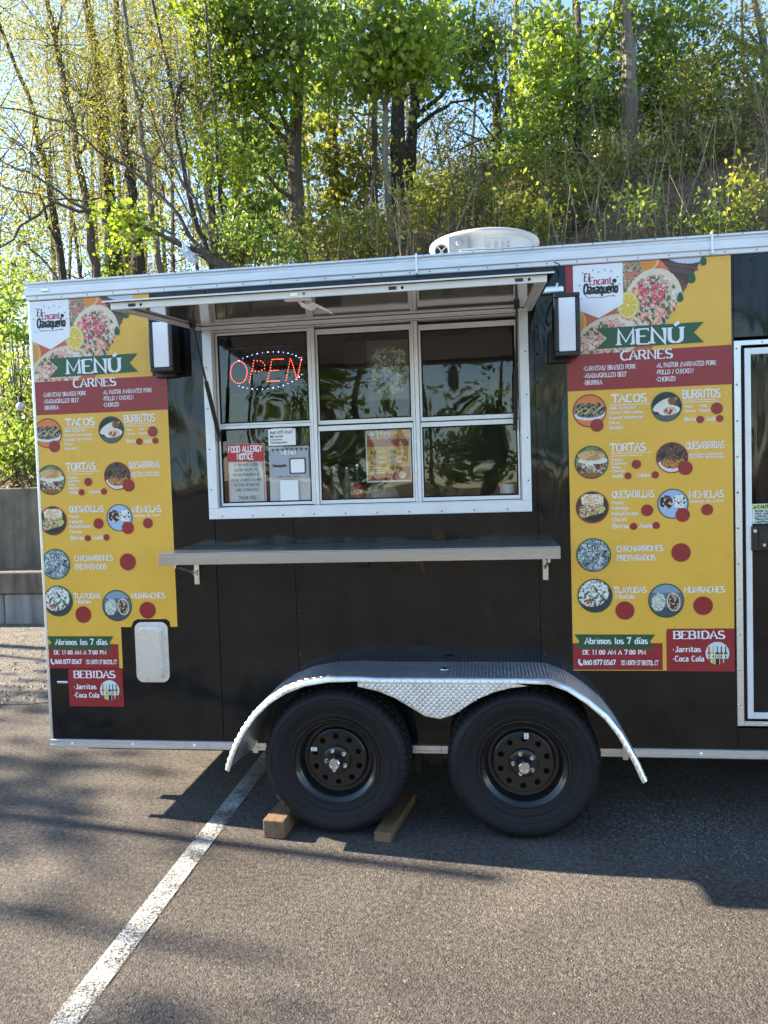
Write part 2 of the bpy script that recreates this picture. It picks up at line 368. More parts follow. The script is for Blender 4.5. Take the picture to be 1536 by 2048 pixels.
def dish(kind, u, v):
    img = np.zeros(u.shape+(3,)); A = np.ones(u.shape, bool); S = srgb
    if kind == 'tacos':
        put(img, A, S(225, 130, 70)); put(img, ell(u, v, 0, -.22, .95, .36), S(225, 225, 225)); put(img, ell(u, v, 0, -.16, .8, .26), S(120, 110, 100))
        for i in range(3):
            c = -.5+.5*i; k = ell(u, v, c, .06, .42, .4, .5); mottle(img, k, u, v, [S(30, 22, 18), S(60, 50, 30), S(50, 75, 40), S(150, 150, 130)], 9, 3+i)
            put(img, k & (np.abs((u-c)*.8-(v-.05)) < .07), S(200, 170, 120))
    elif kind == 'burritos':
        mottle(img, A, u, v, [S(25, 45, 45), S(30, 60, 58)], 3, 1); put(img, (v < -.5), S(90, 95, 95))
        put(img, ell(u, v, -.1, .15, .85, .33, .45), S(230, 222, 205)); put(img, ell(u, v, .15, -.25, .7, .33, .1), S(235, 228, 214))
        k = ell(u, v, .38, .38, .3, .28); mottle(img, k, u, v, [S(120, 60, 35), S(170, 100, 60), S(90, 90, 40)], 8, 2)
        k = ell(u, v, .2, -.28, .45, .28); put(img, k, S(215, 190, 150)); k = ell(u, v, .2, -.3, .36, .2); mottle(img, k, u, v, [S(150, 50, 40), S(200, 110, 80), S(230, 210, 190)], 8, 5)
    elif kind == 'tortas':
        mottle(img, A, u, v, [S(90, 110, 70), S(130, 135, 90)], 2, 1); mottle(img, v < -.1, u, v, [S(90, 40, 30), S(140, 60, 45), S(200, 200, 160), S(60, 60, 30), S(220, 220, 200)], 6, 4)
        put(img, ell(u, v, .1, .1, .9, .22), S(225, 222, 205)); k = ell(u, v, 0, .4, .8, .3); mottle(img, k, u, v, [S(190, 145, 90), S(215, 175, 120)], 3, 6); put(img, ell(u, v, -.1, -.8, .7, .2), S(150, 90, 50))
    elif kind == 'quesabirrias':
        mottle(img, A, u, v, [S(60, 45, 45), S(90, 75, 70), S(50, 40, 40)], 3, 2); put(img, ell(u, v, -.1, -.5, .85, .42), S(225, 220, 215))
        k = ell(u, v, .05, -.3, .75, .4); mottle(img, k, u, v, [S(190, 120, 50), S(150, 80, 30), S(215, 160, 90), S(100, 60, 30)], 7, 5)
        k = ell(u, v, .1, .25, .7, .42); mottle(img, k, u, v, [S(85, 60, 50), S(120, 100, 85), S(50, 35, 30)], 6, 7)
    elif kind == 'quesadillas':
        put(img, A, S(45, 40, 32)); put(img, ell(u, v, 0, -.2, .95, .75), S(62, 66, 60)); put(img, ell(u, v, .05, -.2, .85, .64), S(40, 38, 34))
        for i in range(3): mottle(img, (np.abs(v-(.12-.25*i)-.25*u) < .13) & (np.abs(u+.05) < .72), u, v, [S(205, 175, 135), S(120, 80, 45), S(225, 205, 165)], 6, 8+i)
        k = (np.abs(v-.5) < .32) & (np.abs(u) < .7-.25*np.abs(v-.5)); mottle(img, k, u, v, [S(225, 205, 165), S(200, 165, 120), S(240, 228, 200)], 9, 3)
        put(img, ell(u, v, .6, -.1, .18, .18), S(185, 200, 110))
    elif kind == 'memelas':
        put(img, A, S(165, 190, 222)); k = ell(u, v, -.42, .12, .42, .46); mottle(img, k, u, v, [S(40, 22, 18), S(75, 40, 30), S(30, 16, 12), S(215, 200, 190)], 8, 2)
        k = ell(u, v, .42, .12, .42, .48); mottle(img, k, u, v, [S(232, 230, 224), S(240, 238, 232), S(45, 40, 35)], 10, 4)
    elif kind == 'chicharrones':
        mottle(img, A, u, v, [S(120, 145, 160), S(165, 185, 190), S(205, 215, 212)], 5, 3)
        n = fbm(u*5, v*3.4, 9); put(img, np.abs(n-.5) < .045, S(50, 50, 48)); n = fbm(u*8, v*4, 19); put(img, np.abs(n-.55) < .03, S(80, 82, 78))
    elif kind == 'tlayudas':
        put(img, A, S(48, 60, 68)); k = ell(u, v, -.1, .15, .9, .78, .3); mottle(img, k, u, v, [S(60, 70, 60), S(150, 160, 150), S(220, 224, 216), S(232, 232, 226)], 9, 3)
        put(img, ell(u, v, -.4, -.35, .25, .14) & (fbm(u*9, v*9, 2) > .5), S(190, 80, 50))
    elif kind == 'huaraches':
        put(img, A, S(92, 112, 128)); put(img, v > .45, S(130, 155, 178)); put(img, v < -.4, S(62, 76, 88))
        k = ell(u, v, -.42, -.08, .38, .54, -.12); mottle(img, k, u, v, [S(225, 226, 215), S(120, 140, 110), S(210, 214, 205)], 11, 3)
        k = ell(u, v, .42, -.08, .38, .54, .12); put(img, k, S(215, 200, 180)); k = ell(u, v, .42, -.08, .31, .46, .12); mottle(img, k, u, v, [S(80, 45, 28), S(50, 30, 22), S(190, 170, 150)], 11, 6)
    elif kind == 'bottles':
        put(img, A, S(205, 222, 228))
        for i, c in enumerate([(210, 60, 40), (190, 200, 60), (60, 28, 22), (150, 40, 30), (60, 90, 45)]):
            x = -.7+.35*i; b = (np.abs(u-x) < .15) & (v < .1) | (np.abs(u-x) < .06) & (v < .62); put(img, b, S(*c)); put(img, (np.abs(u-x) < .13) & (np.abs(v+.3) < .17), S(232, 226, 205))
            put(img, (np.abs(u-x) < .05) & (np.abs(v+.3) < .1), S(70, 50, 40))
    return img
def hero(X, Z):            # X, Z metres in the poster, photograph of tostadas on an orange plate
    S = srgb; img = np.zeros(X.shape+(3,)); A = np.ones(X.shape, bool)
    n = fbm(X*8, (Z+X*.3)*90, 5); put(img, A, S(75, 55, 50)); put(img, n > .55, S(98, 74, 62))
    put(img, ell(X, Z, .55, 2.66, .13, .085), S(196, 208, 220))
    put(img, ell(X, Z, .235, 2.37, .275, .31), S(222, 118, 78)); put(img, ell(X, Z, .235, 2.37, .25, .285), S(205, 98, 62))
    put(img, ell(X, Z, .34, 2.60, .075, .055), S(230, 190, 120)); put(img, ell(X, Z, .34, 2.60, .065, .047), S(222, 140, 60))
    put(img, ell(X, Z, .04, 2.34, .05, .06), S(225, 190, 110)); put(img, ell(X, Z, .04, 2.34, .043, .053), S(222, 150, 60))
    k = ell(X, Z, .27, 2.50, .07, .13, -.2); mottle(img, k, X, Z, [S(150, 130, 90), S(205, 190, 165), S(90, 100, 60), S(200, 120, 100)], 55, 3)
    k = ell(X, Z, .385, 2.40, .13, .165, -.25); put(img, k, S(226, 210, 180)); k = ell(X, Z, .38, 2.39, .115, .15, -.25)
    mottle(img, k, X, Z, [S(120, 110, 75), S(215, 190, 165), S(228, 208, 190), S(190, 150, 125), S(232, 220, 205)], 42, 7)
    k = ell(X, Z, .37, 2.455, .075, .062) & (fbm(X*60, Z*60, 4) > .38); mottle(img, k, X, Z, [S(205, 70, 80), S(222, 120, 130), S(190, 50, 60), S(235, 190, 180)], 60, 9)
    for cx, cz, a in ((.34, 2.35, .4), (.31, 2.45, 1.2), (.42, 2.37, -.6), (.40, 2.33, .9)):
        k = ell(X, Z, cx, cz, .032, .016, a); put(img, k, S(228, 150, 115)); put(img, ell(X, Z, cx, cz+.004, .022, .007, a), S(240, 190, 160))
    k = ell(X, Z, .395, 2.39, .09, .11) & (fbm(X*85, Z*50, 14) > .66); put(img, k, S(70, 90, 45))
    k = ell(X, Z, .19, 2.26, .16, .10, .35); put(img, k, S(226, 205, 172)); k = ell(X, Z, .19, 2.26, .145, .085, .35)
    mottle(img, k, X, Z, [S(95, 105, 60), S(222, 180, 150), S(228, 205, 180), S(205, 110, 90), S(236, 218, 200)], 45, 17)
    r = np.hypot((X-.277)/.047, (Z-2.405)/.062); th = np.arctan2((Z-2.405)/.062, (X-.277)/.047)
    put(img, r < 1, S(225, 195, 70)); put(img, r < .9, S(238, 228, 170)); put(img, (r < .82) & (np.abs(np.sin(th*4.5)) > .2), S(226, 190, 62)); put(img, r < .1, S(240, 230, 180))
    return img
def photo_grid(name, parent, x0, x1, z0, z1, nx, nz, y, fn, mask):
    xs = np.linspace(x0, x1, nx+1); zs = np.linspace(z0, z1, nz+1)
    cx, cz = np.meshgrid((xs[:-1]+xs[1:])/2, (zs[:-1]+zs[1:])/2, indexing='ij')
    img = fn(cx, cz); k = mask(cx, cz); ii, jj = np.nonzero(k)
    idx = -np.ones((nx+1, nz+1), int); V = []; F = []
    for i, j in zip(ii, jj):
        q = []
        for a, b in ((i, j), (i+1, j), (i+1, j+1), (i, j+1)):
            if idx[a, b] < 0: idx[a, b] = len(V); V.append((xs[a], y, zs[b]))
            q.append(idx[a, b])
        F.append(q)
    o0 = ORG.get(parent.name, np.zeros(3))
    me = bpy.data.meshes.new(name); me.from_pydata([tuple(np.array(v)-o0) for v in V], [], F); me.update()
    ca = me.color_attributes.new('ink', 'FLOAT_COLOR', 'CORNER')
    c = np.ones((len(F), 4, 4), np.float32); c[:, :, :3] = (img[ii, jj]*.92)[:, None, :]
    ca.data.foreach_set('color', c.ravel())
    return link(name, me, M['photo'], parent)

# ------------------------------------------------------------------ stroke lettering
G = {}
def _g(ch, w, s): G[ch] = (w, s)
_g('A', .66, 'M .04 0 L .33 1 L .62 0;M .14 .36 L .52 .36'); _g('B', .62, 'M .1 0 L .1 1;M .1 1 A .34 .76 .2 .24 90 -90 L .1 .52;M .1 .52 A .36 .26 .22 .26 90 -90 L .1 0')
_g('C', .64, 'A .35 .5 .29 .5 50 310'); _g('D', .66, 'M .1 0 L .1 1;M .1 1 A .3 .5 .3 .5 90 -90 L .1 0')
_g('E', .60, 'M .1 0 L .1 1;M .1 1 L .54 1;M .1 .52 L .42 .52;M .1 0 L .56 0'); _g('F', .58, 'M .1 0 L .1 1;M .1 1 L .54 1;M .1 .52 L .42 .52')
_g('G', .66, 'A .35 .5 .29 .5 50 350;M .62 .42 L .62 0 ;M .42 .42 L .62 .42'); _g('H', .68, 'M .1 0 L .1 1;M .58 0 L .58 1;M .1 .52 L .58 .52')
_g('I', .40, 'M .2 0 L .2 1'); _g('J', .46, 'M .34 1 L .34 .22 A .2 .22 .14 .22 0 -160'); _g('K', .66, 'M .1 0 L .1 1;M .58 1 L .12 .42;M .26 .58 L .6 0')
_g('L', .58, 'M .1 0 L .1 1;M .1 0 L .54 0 L .54 .2'); _g('M', .80, 'M .1 0 L .1 1 L .4 .2 L .7 1 L .7 0'); _g('N', .72, 'M .1 0 L .1 1 L .62 0 L .62 1')
_g('O', .70, 'A .35 .5 .29 .5 0 360'); _g('P', .60, 'M .1 0 L .1 1;M .1 1 A .32 .73 .22 .27 90 -90 L .1 .46'); _g('Q', .70, 'A .35 .5 .29 .5 0 360;M .36 .2 L .62 -.12')
_g('R', .66, 'M .1 0 L .1 1;M .1 1 A .32 .75 .22 .25 90 -90 L .1 .5;M .32 .5 L .6 0'); _g('S', .58, 'A .29 .74 .21 .26 30 270 A .29 .25 .23 .25 90 -150')
_g('T', .64, 'M .32 0 L .32 1;M .04 .82 L .04 1 L .60 1 L .60 .82'); _g('U', .70, 'M .1 1 L .1 .3 A .35 .3 .25 .3 180 360 L .6 1'); _g('V', .66, 'M .04 1 L .33 0 L .62 1')
_g('W', .86, 'M .04 1 L .24 0 L .43 .8 L .62 0 L .82 1'); _g('X', .66, 'M .06 0 L .6 1;M .06 1 L .6 0'); _g('Y', .66, 'M .04 1 L .33 .5 L .62 1;M .33 .5 L .33 0'); _g('Z', .60, 'M .08 1 L .54 1 L .08 0 L .56 0')
_g('Ú', .70, 'M .1 1 L .1 .3 A .35 .3 .25 .3 180 360 L .6 1;M .3 1.12 L .5 1.32')
_g('a', .54, 'M .1 .56 A .26 .5 .16 .16 140 0 L .42 0;A .25 .17 .17 .17 0 360'); _g('b', .56, 'M .1 1 L .1 0;A .28 .32 .19 .32 0 360'); _g('c', .5, 'A .28 .32 .2 .32 45 315')
_g('d', .56, 'M .46 1 L .46 0;A .28 .32 .18 .32 0 360'); _g('e', .52, 'M .08 .34 L .46 .34 A .27 .32 .19 .32 0 310'); _g('f', .4, 'M .16 0 L .16 .8 A .28 .8 .12 .18 180 60;M .04 .62 L .32 .62')
_g('g', .56, 'A .27 .34 .18 .3 0 360;M .46 .64 L .46 -.1 A .27 -.1 .19 .2 0 -150'); _g('h', .56, 'M .1 0 L .1 1;M .1 .42 A .28 .42 .18 .22 180 0 L .46 0'); _g('i', .3, 'M .15 0 L .15 .64;M .15 .84 L .15 .94')
_g('í', .3, 'M .15 0 L .15 .64;M .12 .8 L .26 1'); _g('j', .3, 'M .18 .64 L .18 -.1 A .06 -.1 .12 .18 0 -120'); _g('k', .54, 'M .1 0 L .1 1;M .44 .64 L .12 .26;M .22 .38 L .48 0'); _g('l', .3, 'M .15 0 L .15 1')
_g('m', .74, 'M .1 0 L .1 .64;M .1 .44 A .235 .44 .135 .2 180 0 L .37 0;M .37 .44 A .505 .44 .135 .2 180 0 L .64 0'); _g('n', .56, 'M .1 0 L .1 .64;M .1 .42 A .28 .42 .18 .22 180 0 L .46 0')
_g('ñ', .56, 'M .1 0 L .1 .64;M .1 .42 A .28 .42 .18 .22 180 0 L .46 0;M .12 .8 L .22 .88 L .34 .8 L .44 .88'); _g('o', .54, 'A .27 .32 .19 .32 0 360'); _g('p', .56, 'M .1 -.3 L .1 .64;A .28 .32 .19 .32 0 360')
_g('q', .56, 'M .46 -.3 L .46 .64;A .27 .32 .19 .32 0 360'); _g('r', .44, 'M .12 0 L .12 .64;M .12 .4 A .3 .42 .18 .22 180 50'); _g('s', .46, 'A .23 .48 .15 .16 30 270 A .23 .16 .17 .16 90 -150')
_g('t', .42, 'M .18 .9 L .18 .16 A .32 .16 .14 .16 180 290;M .04 .62 L .34 .62'); _g('u', .56, 'M .1 .64 L .1 .22 A .28 .22 .18 .22 180 360 L .46 .64 ;M .46 .3 L .46 0'); _g('v', .5, 'M .04 .64 L .25 0 L .46 .64')
_g('x', .52, 'M .06 0 L .46 .64;M .06 .64 L .46 0'); _g('y', .52, 'M .06 .64 L .26 .04;M .46 .64 L .16 -.3'); _g('z', .5, 'M .08 .64 L .42 .64 L .08 0 L .44 0')
_g('0', .58, 'A .29 .5 .2 .5 0 360'); _g('1', .5, 'M .12 .8 L .27 1 L .27 0'); _g('2', .56, 'A .28 .72 .2 .28 160 -30 L .08 0 L .5 0'); _g('5', .56, 'M .46 1 L .14 1 L .12 .56 A .26 .32 .22 .32 120 -150')
_g('6', .56, 'A .29 .3 .2 .3 0 360;M .42 .96 L .09 .4'); _g('7', .56, 'M .08 .84 L .08 1 L .5 1 L .22 0'); _g('8', .56, 'A .28 .76 .17 .24 0 360;A .28 .27 .21 .27 0 360'); _g('3', .56, 'A .27 .75 .19 .25 140 -90;A .27 .26 .21 .26 90 -150')
_g('4', .58, 'M .42 0 L .42 1 L .06 .3 L .54 .3'); _g('9', .56, 'A .27 .7 .2 .3 0 360;M .47 .66 L .2 0'); _g('/', .44, 'M .04 -.1 L .4 1.05'); _g('.', .26, 'M .1 .05 L .18 .05'); _g(',', .26, 'M .16 .1 L .1 -.14'); _g(':', .3, 'M .12 .1 L .18 .1;M .12 .56 L .18 .56')
_g('-', .44, 'M .08 .4 L .36 .4'); _g(' ', .45, ''); _g('•', .40, 'D .18 .42 .11'); _g('!', .3, 'M .15 1 L .15 .3;M .15 .05 L .15 .1')
def _strokes(s):
    out = []
    for part in s.split(';'):
        tk = part.split(); pts = []; i = 0; dot = None
        while i < len(tk):
            if tk[i] in 'ML': pts.append((float(tk[i+1]), float(tk[i+2]))); i += 3
            elif tk[i] == 'A':
                cx, cy, rx, ry, a0, a1 = map(float, tk[i+1:i+7]); n = max(4, int(abs(a1-a0)/30))
                for q in range(n+1):
                    a = math.radians(a0+(a1-a0)*q/n); p = (cx+rx*math.cos(a), cy+ry*math.sin(a))
                    if not pts or math.hypot(p[0]-pts[-1][0], p[1]-pts[-1][1]) > 1e-4: pts.append(p)
                i += 7
            elif tk[i] == 'D': dot = tuple(map(float, tk[i+1:i+4])); i += 4
        if pts: out.append(pts)
        if dot: out.append(dot)
    return out
def ribbon_stroke(mb, P, tv, th, y):
    P = [np.array(p) for p in P]; n = len(P); closed = np.linalg.norm(P[0]-P[-1]) < 1e-3 and n > 3
    L = []; Rr = []
    for i in range(n):
        if closed: a, b = P[(i-1) % (n-1)], P[(i+1) % (n-1)] if i < n-1 else P[1]
        else: a, b = P[max(i-1, 0)], P[min(i+1, n-1)]
        def un(d):
            q = np.linalg.norm(d); return d/q if q > 1e-9 else np.array([1., 0])
        if closed or 0 < i < n-1:
            d1, d2 = un(P[i]-a), un(b-P[i]); nn = un(np.array([-(d1+d2)[1], (d1+d2)[0]])); c = max(.45, nn @ np.array([-d1[1], d1[0]])); d = un(d1+d2)
        else: d = un(b-a); nn = np.array([-d[1], d[0]]); c = 1
        t = .5*(tv*abs(d[1])+th*abs(d[0]))
        L.append(P[i]+nn*t/c); Rr.append(P[i]-nn*t/c)
    b0 = len(mb.v)
    for p, q in zip(L, Rr): mb.v.append((p[0], y, p[1])); mb.v.append((q[0], y, q[1]))
    for i in range(n-1): mb.f.append((b0+2*i, b0+2*i+1, b0+2*i+3, b0+2*i+2))
def text(mb, s, x0, x1, z0, h, y, tv=.15, th=.08, serif=True, slant=0, rise=0):
    """lettering that fills x0..x1 with cap height h on baseline z0"""
    W = sum(G.get(c, G[' '])[0] for c in s); sx = (x1-x0)/W; sc = min(sx, h)
    cx = 0
    for c in s:
        wd, st = G.get(c, G[' '])
        k = 0
        for P in _strokes(st):
            yy = y-.00006*(k % 4); k += 1
            if isinstance(P, tuple) and not isinstance(P[0], tuple):
                mb.disc(x0+(cx+P[0])*sx, z0+P[1]*h, P[2]*sc, yy, n=10); continue
            zz = z0+rise*cx/W
            Q = [(x0+(cx+p[0])*sx+slant*p[1]*h, zz+p[1]*h) for p in P]
            ribbon_stroke(mb, Q, tv*sx*1.0, th*h, yy)
            if serif and c not in '/.,:-':
                for e, o in ((0, 1), (-1, -2)):
                    p, q = P[e], P[o]; dx, dy = abs(p[0]-q[0]), abs(p[1]-q[1])
                    if dy > dx*.9 and min(abs(p[1]-t) for t in (0, 1, .64, -.3)) < .02:
                        ex = x0+(cx+p[0])*sx+slant*p[1]*h; ez = zz+p[1]*h+(th*h*.5 if p[1] < .1 else -th*h*.5)
                        ribbon_stroke(mb, [(ex-.13*sx, ez), (ex+.13*sx, ez)], th*h, th*h*.9, yy-.00003)
                    elif dx > dy*3 and abs(p[0]-q[0]) > .2 and (p[1] > .9 or p[1] < .1):
                        ex = x0+(cx+p[0])*sx; ez = zz+p[1]*h; dz = -.16*h if p[1] > .5 else .16*h
                        ribbon_stroke(mb, [(ex, ez+(.04*h if dz < 0 else -.04*h)), (ex, ez+dz)], th*h*.9, th*h, yy-.00003)
        cx += wd
    return mb
def lettering(parent, lines, m, y, **kw):
    """lines: (string, x0, x1, baseline, cap height)"""
    for l in lines:
        if l[4] >= .034:                      # titles: every letter an object
            W = sum(G.get(c, G[' '])[0] for c in l[0]); cx = 0; sx = (l[2]-l[1])/W
            for c in l[0]:
                wd = G.get(c, G[' '])[0]
                if c != ' ':
                    mb = MB(); text(mb, c, l[1]+cx*sx, l[1]+(cx+wd)*sx, l[3], l[4], y, **kw); mb.build('letter', m, parent)
                cx += wd
        else:
            mb = MB(); text(mb, l[0], l[1], l[2], l[3], l[4], y, **kw); mb.build('lettering', m, parent, kind='stuff')

# ================================================================== THE GROUND AND THE WALL BEHIND
def sheet(name, x0, x1, y0, y1, z, m, nx=1, ny=1):
    mb = MB(); xs = np.linspace(x0, x1, nx+1); ys = np.linspace(y0, y1, ny+1)
    mb.v = [(x, y, z) for x in xs for y in ys]
    mb.f = [(i*(ny+1)+j, (i+1)*(ny+1)+j, (i+1)*(ny+1)+j+1, i*(ny+1)+j+1) for i in range(nx) for j in range(ny)]
    return tag(mb.build(name, m), kind='structure')
sheet('ground', -600, 600, -600, 600, -.03, M['soil'])
sheet('parking_lot', -60, 60, -40, 9, 0.0, M['asphalt'])
# gravel shoulder with an uneven edge
mb = MB(); ed = []
for i in range(60):
    x = -22+i*.5; ed.append((x, 1.75+.18*math.sin(x*1.7)+.12*math.sin(x*4.1+1)+(.25*random.random()-.12)))
n = len(ed); mb.v = [(x, y, .004) for x, y in ed]+[(x, y+.5, .012) for x, y in ed]+[(x, 5.0, .03) for x, y in ed]
mb.f = [(r*n+i, r*n+i+1, (r+1)*n+i+1, (r+1)*n+i) for r in range(2) for i in range(n-1)]
tag(mb.build('gravel_shoulder', M['gravel']), kind='structure')
# worn parking line
tag(MB().add([(-1.380, -3.0, .004), (-1.284, -3.0, .004), (-1.305, 4.6, .004), (-1.400, 4.6, .004)], [(0, 1, 2, 3)]).build('parking_line', M['line']), kind='structure')

# stones and grit
def pebbles(name, pts, s0, s1, m, label, cat):
    T = np.array([(1, 0, 0), (-.5, .87, 0), (-.5, -.87, 0), (0, 0, .8)]); F = [(0, 1, 3), (1, 2, 3), (2, 0, 3)]
    V = []
    for p in pts:
        s = s0+(s1-s0)*random.random()**2; a = random.random()*6.28; c, q = math.cos(a), math.sin(a)
        P = T*s*np.array([1, .6+.5*random.random(), .5+.6*random.random()]); P = np.stack([P[:, 0]*c-P[:, 1]*q, P[:, 0]*q+P[:, 1]*c, P[:, 2]], 1)+p
        for f in F: V += [P[f[0]], P[f[1]], P[f[2]]]
    o = np_mesh(name, np.array(V), 3, None, m); return tag(o, label, cat, None, 'stuff')
M['grit'] = mat('pale_grit', (.42, .42, .42), .8, 0, .3, 40)
M['stone'] = mat('gravel_stone', (.24, .22, .19), .9, 0, .5, 9)
pts = [(float(rng.normal(.82, .26)), float(rng.normal(-.02, .22)), 0) for _ in range(2600)]
pts += [(float(rng.uniform(-.3, 2.4)), float(rng.uniform(-1.2, 1.9)), 0) for _ in range(1500)]
pts += [(float(rng.uniform(-2.6, 2.2)), float(rng.uniform(-1.9, .1)), 0) for _ in range(500)]
pebbles('spilled_grit', pts, .0008, .0032, M['grit'], 'pale grit scattered over the dark asphalt beside the right wheel', 'grit')
pts = [(float(rng.uniform(-9, -1.6)), float(1.6+3.2*rng.random()**.8), .012) for _ in range(9000)]
pebbles('gravel', pts, .006, .026, M['stone'], 'loose grey gravel stones in front of the concrete wall', 'gravel')

# concrete retaining wall with its ledge of blocks
t = thing('retaining_wall', (-4, 5.2, 0), 'tall stained grey concrete retaining wall behind the trailer with a low block ledge at its foot', 'wall')
x = -24.4
for i, wd in enumerate([4.9, 5.1, 5.0, 4.95, 5.05, 5.0, 5.1, 5.0]):
    MB().box(x+.006, x+wd-.006, 5.22, 5.55, 0, 1.66).build('wall_panel', M['conc'], t, bev=.015); x += wd
x = -24.0; i = 0
while x < 12:
    wd = 1.82
    mb = MB(); mb.box(x+.006, x+wd-.006, 4.80, 5.219, 0, .385); mb.build('concrete_block', M['block'], t, bev=.02)
    mb = MB(); mb.box(x-.5+.006, x-.5+wd-.006, 4.775, 5.217, .392, .655); mb.build('cap_block', M['conc'], t, bev=.018)
    x += wd

# ---- wooded bank
def crest(x): return float(np.interp(x, [-30, -13, -9, -6, -4, -1, 2, 6, 14, 30], [3.8, 3.9, 4.1, 5.0, 6.2, 7.9, 8.3, 8.8, 9.2, 9.2]))
def terrain(x, y):
    if y < 5.5: return 0.0
    c = crest(x); t = min(1, (y-5.5)/8.0); s = 1.5+(c-1.5)*(t*t*(3-2*t)*.55+t*.45)
    if y > 13.5: s = c+(y-13.5)*.02
    return s+.18*math.sin(x*1.3+y)*min(1, t*3)+.12*math.sin(x*2.9-y*1.7)*min(1, t*3)
xs = np.linspace(-34, 34, 137); ys = np.concatenate([np.linspace(5.53, 15, 40), np.linspace(16, 60, 18)])
mb = MB(); mb.v = [(x, y, terrain(x, y)) for x in xs for y in ys]; ny = len(ys)
mb.f = [(i*ny+j, (i+1)*ny+j, (i+1)*ny+j+1, i*ny+j+1) for i in range(len(xs)-1) for j in range(ny-1)]
tag(mb.build('hillside', M['soil'], smooth=True), kind='structure')

# ================================================================== FOOD TRAILER
XL, XR, ZB, ZT, WD = -2.277, 3.5, .312, 2.68, 2.1
TR = thing('food_trailer', (XL, 0, 0), 'black enclosed food trailer with open service window, aluminium trim and tandem wheels', 'food trailer')
WX0, WX1, WZ0, WZ1 = -1.325, .165, 1.515, 2.40      # window opening
def panel(x0, x1, z0=.352, z1=2.602):
    return MB().box(x0+.0012, x1-.0012, -.0015, .02, z0, z1)
S1, S2, S3 = -.944, .236, 1.118
panel(XL+.012, -1.345).build('side_panel', M['skin'], TR)
p = MB(); p.box(-1.3426, S1-.0012, -.0015, .02, .352, WZ0); p.box(-1.3426, WX0, -.0015, .02, WZ0, WZ1); p.box(-1.3426, S1-.0012, -.0015, .02, WZ1, 2.602); p.build('side_panel', M['skin'], TR)
p = MB(); p.box(S1+.0012, S2-.0012, -.0015, .02, .352, WZ0); p.box(WX1, S2-.0012, -.0015, .02, WZ0, WZ1); p.box(S1+.0012, S2-.0012, -.0015, .02, WZ1, 2.602); p.build('side_panel', M['skin'], TR)
panel(S2, S3).build('side_panel', M['skin'], TR)
panel(S3, 2.2, 2.235).build('side_panel', M['skin'], TR); panel(S3, 2.2, .352, .452).build('side_panel', M['skin'], TR)
panel(2.2, XR).build('side_panel', M['skin'], TR)
# other walls, floor, roof
MB().box(XL, XL+.03, .021, WD, .352, 2.6148).build('end_wall', M['skin'], TR)
MB().box(XR-.03, XR, .021, WD, .352, 2.6148).build('end_wall', M['skin'], TR)
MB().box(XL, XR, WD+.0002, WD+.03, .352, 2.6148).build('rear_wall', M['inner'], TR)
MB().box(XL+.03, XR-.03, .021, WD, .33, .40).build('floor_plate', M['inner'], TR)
r = MB().box(XL+.01, XR-.01, .03, WD, 2.615, 2.672).build('roof', M['railpaint'], TR)
# roof edge rail: stepped aluminium profile
prof = [(.02, 2.602), (-.010, 2.602), (-.013, 2.606), (-.013, 2.622), (-.024, 2.626), (-.026, 2.662), (-.020, 2.668), (-.020, 2.676), (-.034, 2.680), (-.034, 2.688), (-.010, 2.692), (.05, 2.692)]
def extrude(prof, x0, x1):
    mb = MB(); n = len(prof)
    mb.v = [(x0, y, z) for y, z in prof]+[(x1, y, z) for y, z in prof]
    mb.f = [(i, (i+1) % n, n+(i+1) % n, n+i) for i in range(n)]+[tuple(range(n))[::-1], tuple(range(n, 2*n))]
    return mb
xb = [XL-.008, -.30, 1.02, 2.3, XR+.01]
for a, b in zip(xb, xb[1:]):
    rr = extrude(prof, a+.001, b-.001).build('roof_rail', M['railpaint'], TR)
    sc = MB(); q = a+.06
    while q < b:
        sc.screw(q, 2.614, -.013, .0035); sc.screw(q+.07, 2.684, -.034, .003); q += .135
    sc.build('screw_row', M['chassis'], rr)
for q in xb[1:-1]: MB().box(q-.004, q+.004, -.037, -.005, 2.604, 2.696).build('rail_joint', M['alu'], TR)
# deeper lip over the right half of the roof and the white gutter piece
MB().add([(.02, -.036, 2.690), (XR, -.036, 2.690), (XR, .12, 2.712), (.02, .12, 2.700)], [(0, 1, 2, 3)]).build('roof_lip', M['railpaint'], TR)
m_ = MB().box(-.10, .02, -.045, -.020, 2.692, 2.699); m_.build('roof_catch', M['alu'], TR)
for (cx, cz, l) in ((-2.17, 2.648, .020),):
    MB().box(cx-l, cx+l, -.030, -.024, cz-.009, cz+.009).build('marker_light', M['chrome'], TR, bev=.004)
l_ = MB().box(-2.225, -2.165, -.012, -.0015, .642, .658).build('marker_light', M['chrome'], TR, bev=.005)
# corner trim and bottom rail
MB().box(XL-.004, XL+.011, -.006, .03, .352, 2.601).build('corner_trim', M['alu'], TR, bev=.003)
prof2 = [(.02, .310), (-.010, .310), (-.014, .313), (-.014, .324), (-.009, .326), (-.009, .338), (-.014, .340), (-.014, .349), (-.010, .3515), (.02, .3515)]
for a, b in ((XL, -1.17), (-1.168, -.25), (-.248, .5), (.502, XR)):
    br = extrude(prof2, a, b).build('bottom_rail', M['alu'], TR)
    sc = MB(); q = a+.12
    while q < b-.03: sc.screw(q, .332, -.009, .0065, .004); q += .33
    sc.build('screw_row', M['chrome'], br)
# screws along the seams
for xs_, zz in ((S1+.012, [1.44-.215*i for i in range(5)]), (S2+.012, [2.46-.128*i for i in range(15)]), (1.195, [2.57, 2.46, 2.32])):
    sc = MB()
    for z in zz: sc.screw(xs_, z, -.0016, .0075, .005)
    sc.build('screw_row', M['chassis'], TR)
